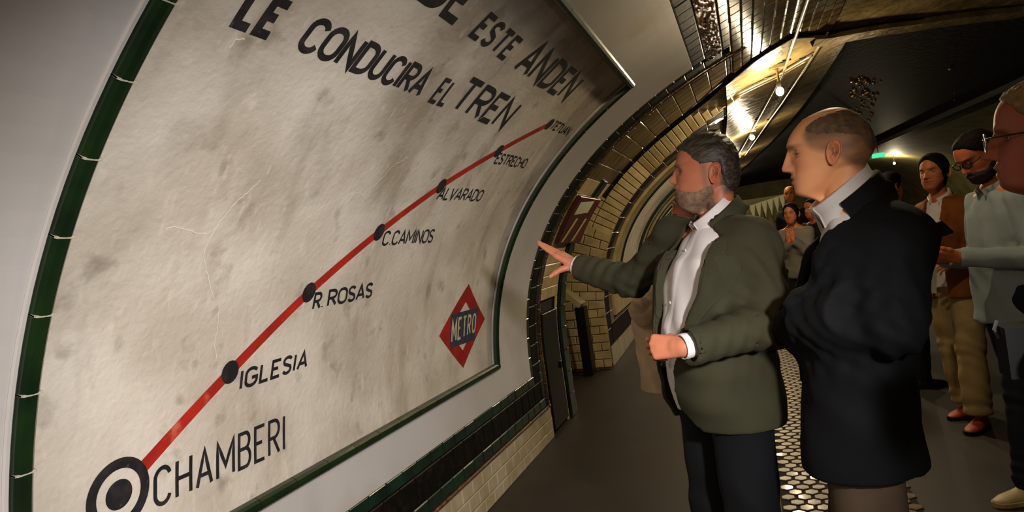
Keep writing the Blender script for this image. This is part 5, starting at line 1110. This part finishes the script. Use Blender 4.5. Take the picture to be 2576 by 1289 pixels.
# 3: man at the right edge, close to the camera, silver glasses
def man_edge():
    front = [(.0, .240), (.045, .236), (.078, .219), (.093, .199), (.099, .179), (.101, .155), (.100, .145), (.099, .135), (.099, .118), (.099, .104), (.104, .096), (.105, .085), (.104, .071), (.105, .055), (.101, .040), (.085, .030), (.06, .022), (.04, .01), (.03, -.01), (.02, -.05), (.015, -.12)]
    nose = [(.0, .152), (.008, .143), (.016, .130), (.023, .118), (.028, .111), (.024, .103), (.004, .100), (0, .096)]
    E_ = at(2674, 369, 1.27); yaw = R(163); O = np.array([E_[0] + .13, E_[1] - .02, 0]); root = floor_root(O, 'silver-spectacled man with short sandy hair close up at the right edge of the photo'); loc, wld = frame(O, yaw)
    nk = E_ + np.array([.055, -.01, -.185]); nl = loc(nk[None].astype(f32))[0]; tab = [(.85, 0, 0, .15, .19), (1.0, 0, 0, .15, .19), (1.2, .0, 0, .14, .19), (1.33, nl[0] * .3, 0, .115, .19), (1.41, nl[0] * .7, 0, .095, .14), (nk[2] - .02, nl[0], nl[1], .07, .085), (nk[2] + .015, nl[0], nl[1], .055, .06)]
    sl = [(wld((0, s * .18, 1.36)), wld((-.04, s * .24, 1.1)), wld((.02, s * .25, .86)), .07, .058, .048) for s in (1, -1)]
    torso_solid('jacket', root, loc, tab, M['navy'], .011, sleeves=sl, nk=tuple(wld((0, 0, 1.2))), nkr=.0001); collar(root, nk - np.array([0, 0, .005]), (-.3, .05, 1), (math.cos(yaw), math.sin(yaw), -.1), .062, M['shirt_white'])
    hg = head_grid(front, nose, [(x * 1.0, z + .004) for x, z in BACK], [(z + .012 if z > .05 else z, w_ * 1.06) for z, w_ in WID], ztop=.2405, neck=(.062, .062), mouth=.078, eye=.138, lips=(.003, .003), cols=120, rows=110, fat=.006)
    pose = Pose(E_, yaw, 0, 0, 1.0); hands = [hand_mesh(s_[2], (0, 0, -1), (.9, 0, 0), 1, elbow=s_[1], h=.006, thumb='side') for s_ in sl]
    an = [(wld((0, 0, .95)), wld((0, 0, 1.25)), .09, .09), (wld((0, 0, 1.25)), tuple(nk), .08, .05)]
    for s_ in (1, -1): an += [(wld((0, s_ * .09, .9)), wld((0, s_ * .1, .5)), .07, .05), (wld((0, s_ * .1, .5)), wld((0, s_ * .1, .09)), .05, .035)]
    build_person(root, pose, [limbs_body(an, .03)] + hands, (150, 76, 48), {'mouth': .078, 'eye': .138, 'brow': (150, 90, 60), 'browk': .5, 'rosy': (170, 60, 52), 'lip': (150, 66, 52)}, hg)
    hair_part(root, pose, hg, lambda X, Y, Z: np.where(Z > np.interp(X, [-.1, -.02, .0, .03, .055, .075, .1], [.06, .08, .125, .15, .175, .205, .235]), .004, -.001), M['hair_sandy'], amp=.0012, fr=(300, 60), anis=False)
    glasses(root, pose, M['frame_silver'], M['frame_tort'], None, eyez=.136, front=.118, w=.025, hgt=.017, ty=.077, rim=.0017)
    trousers(root, (wld((0, .09, .9)), wld((0, -.09, .9))), (wld((0, .1, .5)), wld((0, -.1, .5))), (wld((0, .1, .09)), wld((0, -.1, .09))), (.105, .08, .065), M['jeans'], 1.0, top=1.0, h=.014)
    for s_ in (1, -1): shoe(root, wld((0, s_ * .1, .09)), yaw, M['leather'], M['black_cloth'])
    # the camera slung at his side
    c = np.array(at(2636, 872, 1.12)); v, f = join([box(-.065, .065, -.028, .028, -.045, .04), box(-.02, .02, -.02, .02, .04, .058)]); e = empty('camera', tuple(c), 'small black camera with metal rings hanging at the right edge of the photo', 'camera')
    o = link('camera_body', mesh('camera_body', v, f), e, M['black_cloth']); v, f = tube([(-.01, -.028, -.005), (-.01, -.075, -.008)], [.03, .032], 24); link('lens_barrel', mesh('lens_barrel', v, f), e, M['metal_dark'], smooth=False); v, f = tube([(-.01, -.076, -.008), (-.01, -.082, -.008)], [.0325, .0325], 24); link('lens_ring', mesh('lens_ring', v, f), e, M['watch'])
    for s_ in (-1, 1): v, f = tube([(s_ * .066, 0, .02), (s_ * .072, 0, .035), (s_ * .066, 0, .05)], .003, 8); link('strap_ring', mesh('strap_ring', v, f), e, M['watch'])
man_edge()

# 4: woman in the rust jacket
r_, p_, w_, k_, g_ = person_g('dark-haired woman in a rust brown jacket and beige trousers looking towards the camera', (2350, 438), 4.4, R(222), [(1, (.0, .21, 1.13), (.16, .17, 1.07), ((.7, -.6, -.1), (.2, .5, .8))), (-1, (-.02, -.2, 1.13), (.10, -.14, 1.0), ((.8, .3, -.1), (.3, -.3, .8)))],
    M['shirt_white'], M['beige'], M['hair_black'], longh, (178, 106, 66), head_yaw=232, fem=True, jacket_m=M['brown_jacket'], top_hem=.83, jopen=.055, collar_m=M['shirt_white'], leg_r=(.098, .082, .078), flare=1.05, hemz=.10, shoe_m=M['orange_shoe'], feet=((.10, .11), (-.12, -.11)), h=.009, rows=84, hand_h=.004)
c = np.array(p_(np.array([[-.115, 0, .13]]))[0]); v, f = ball((0, 0, 0), .034, 16, 12); link('hair_bun', mesh('hair_bun', np.array(v) + c - np.array(r_.location), f), r_, M['hair_black'], smooth=True)
c = w_((.235, .06, 1.02 * k_)); e = mesh('folded_paper', [(-.045, -.002, -.08), (.045, -.002, -.08), (.045, -.002, .08), (-.045, -.002, .08), (-.045, .002, -.08), (.045, .002, -.08), (.045, .002, .08), (-.045, .002, .08)], [(0, 1, 2, 3), (7, 6, 5, 4), (0, 4, 5, 1), (1, 5, 6, 2), (2, 6, 7, 3), (3, 7, 4, 0)])
o = link('folded_paper', e, None, M['cloth_white'], label='sheet of white paper held by the woman in the rust brown jacket', cat='paper'); o.location = at(2338, 705, 4.1); o.rotation_euler = (0, .15, .4)

# 5: man in the pale blue shirt reading his phone
r_, p_, w_, k_, g_ = person_g('bearded man in black glasses and pale blue shirt looking down at his phone', (2466, 392), 3.3, R(196), [(1, (.02, .24, 1.14), (.27, .10, 1.17), ((.9, -.25, .25), (.0, .6, -.75), dict(curl=(.35, .45, .5, .5), thumb='side', spread=.03))), (-1, (-.02, -.24, 1.12), (.24, -.10, 1.16), ((.9, .3, .1), (0, -.6, -.7)))],
    M['shirt_blue'], M['jeans'], M['hair_black'], short, (184, 100, 58), head_yaw=203, pitch=R(30), collar_m=M['shirt_blue'], top_hem=.84, belly=.03, shoe_m=M['sneaker'], sole_m=M['sneaker'], feet=((.10, .08), (-.18, -.10)), h=.0085, rows=90, beard=M['beard_black'], hand_h=.0035, cuffs=M['shirt_blue'], body_back=.06)
glasses(r_, p_, M['frame_black'], M['frame_black'], None, eyez=.122, front=.110, rim=.003, w=.025, hgt=.016)
c = at(2347, 583, 3.02); v, f = box(-.038, .038, -.075, .075, -.0045, .0045); o = link('mobile_phone', mesh('mobile_phone', v, f), None, M['phone'], label='dark mobile phone held by the man in the pale blue shirt', cat='phone'); o.location = c; o.rotation_euler = (R(20), R(-50), R(200))

# 6: person seen from behind beyond the navy jacket
person_g('person with short black hair seen from behind past the navy jacket shoulder', (2240, 474), 5.5, R(35), [hang(1), hang(-1)], M['grey_cloth'], M['black_cloth'], M['hair_black'], lambda X, Y, Z: np.where(Z > np.interp(X, [-.1, .0, .05, .1], [.05, .08, .17, .21]), .008, -.001), (168, 92, 52), h=.016, rows=56, collar_m=M['grey_cloth'], hand_h=.008)

# 7: man in the beige coat hidden behind the pointing man
r_, p_, w_, k_, g_ = person_g('spectacled man in a pale beige coat mostly hidden behind the green jacket', (1757, 516), 3.15, R(186), [(-1, (.04, -.22, 1.12), (.10, -.2, .9), ((.2, 0, -1), (0, -.9, .1))), (1, (.34, .20, 1.19), (.26, .04, 1.10), ((-.3, -.9, -.2), (.6, -.2, .6)))],
    M['shirt_white'], M['navy_trouser'], M['hair_grey'], short, (176, 96, 68), jacket_m=M['beige_coat'], jopen=.02, top_hem=.79, h=.010, rows=84, belly=.04, lean=.23, sleeve_r=(.075, .066, .06), collar_m=M['shirt_white'])
glasses(r_, p_, M['frame_silver'], M['frame_silver'], None, eyez=.122, front=.116)

# 8-11: the distant group on the platform
person_g('woman with long dark hair holding her hands to her mouth in the distant group', (1990, 541), 7.6, R(250), [(1, (.10, .16, 1.12), (.17, .03, 1.32), ((.1, -.2, 1), (1, 0, 0))), (-1, (.10, -.16, 1.12), (.17, -.03, 1.30), ((.1, .2, 1), (1, 0, 0)))], M['grey_cloth'], M['black_cloth'], M['hair_black'], longh, (168, 98, 62), fem=True, h=.018, rows=48, hand_h=.008)
person_g('tall man with a shaved head at the back of the distant group', (1988, 492), 9.3, R(255), [hang(1), hang(-1)], M['black_cloth'], M['black_cloth'], M['hair_black'], None, (150, 84, 44), h=.02, rows=44, hand_h=.009)
person_g('person in black with an outstretched forearm in the distant group', (2044, 528), 8.1, R(225), [(1, (.03, .2, 1.12), (.25, .1, 1.1), ((1, -.2, 0), (0, 0, 1))), (-1, (.05, -.2, 1.12), (.27, -.12, 1.08), ((1, .1, 0), (0, 0, 1)))], M['black_cloth'], M['black_cloth'], M['hair_black'], short, (176, 96, 52), h=.018, rows=48, hand_h=.008)
person_g('man in dark clothes turned aside behind the bald man in the distant group', (2072, 506), 10.4, R(200), [hang(1), hang(-1)], M['black_cloth'], M['black_cloth'], M['hair_black'], short, (150, 80, 44), h=.02, rows=44, hand_h=.009)
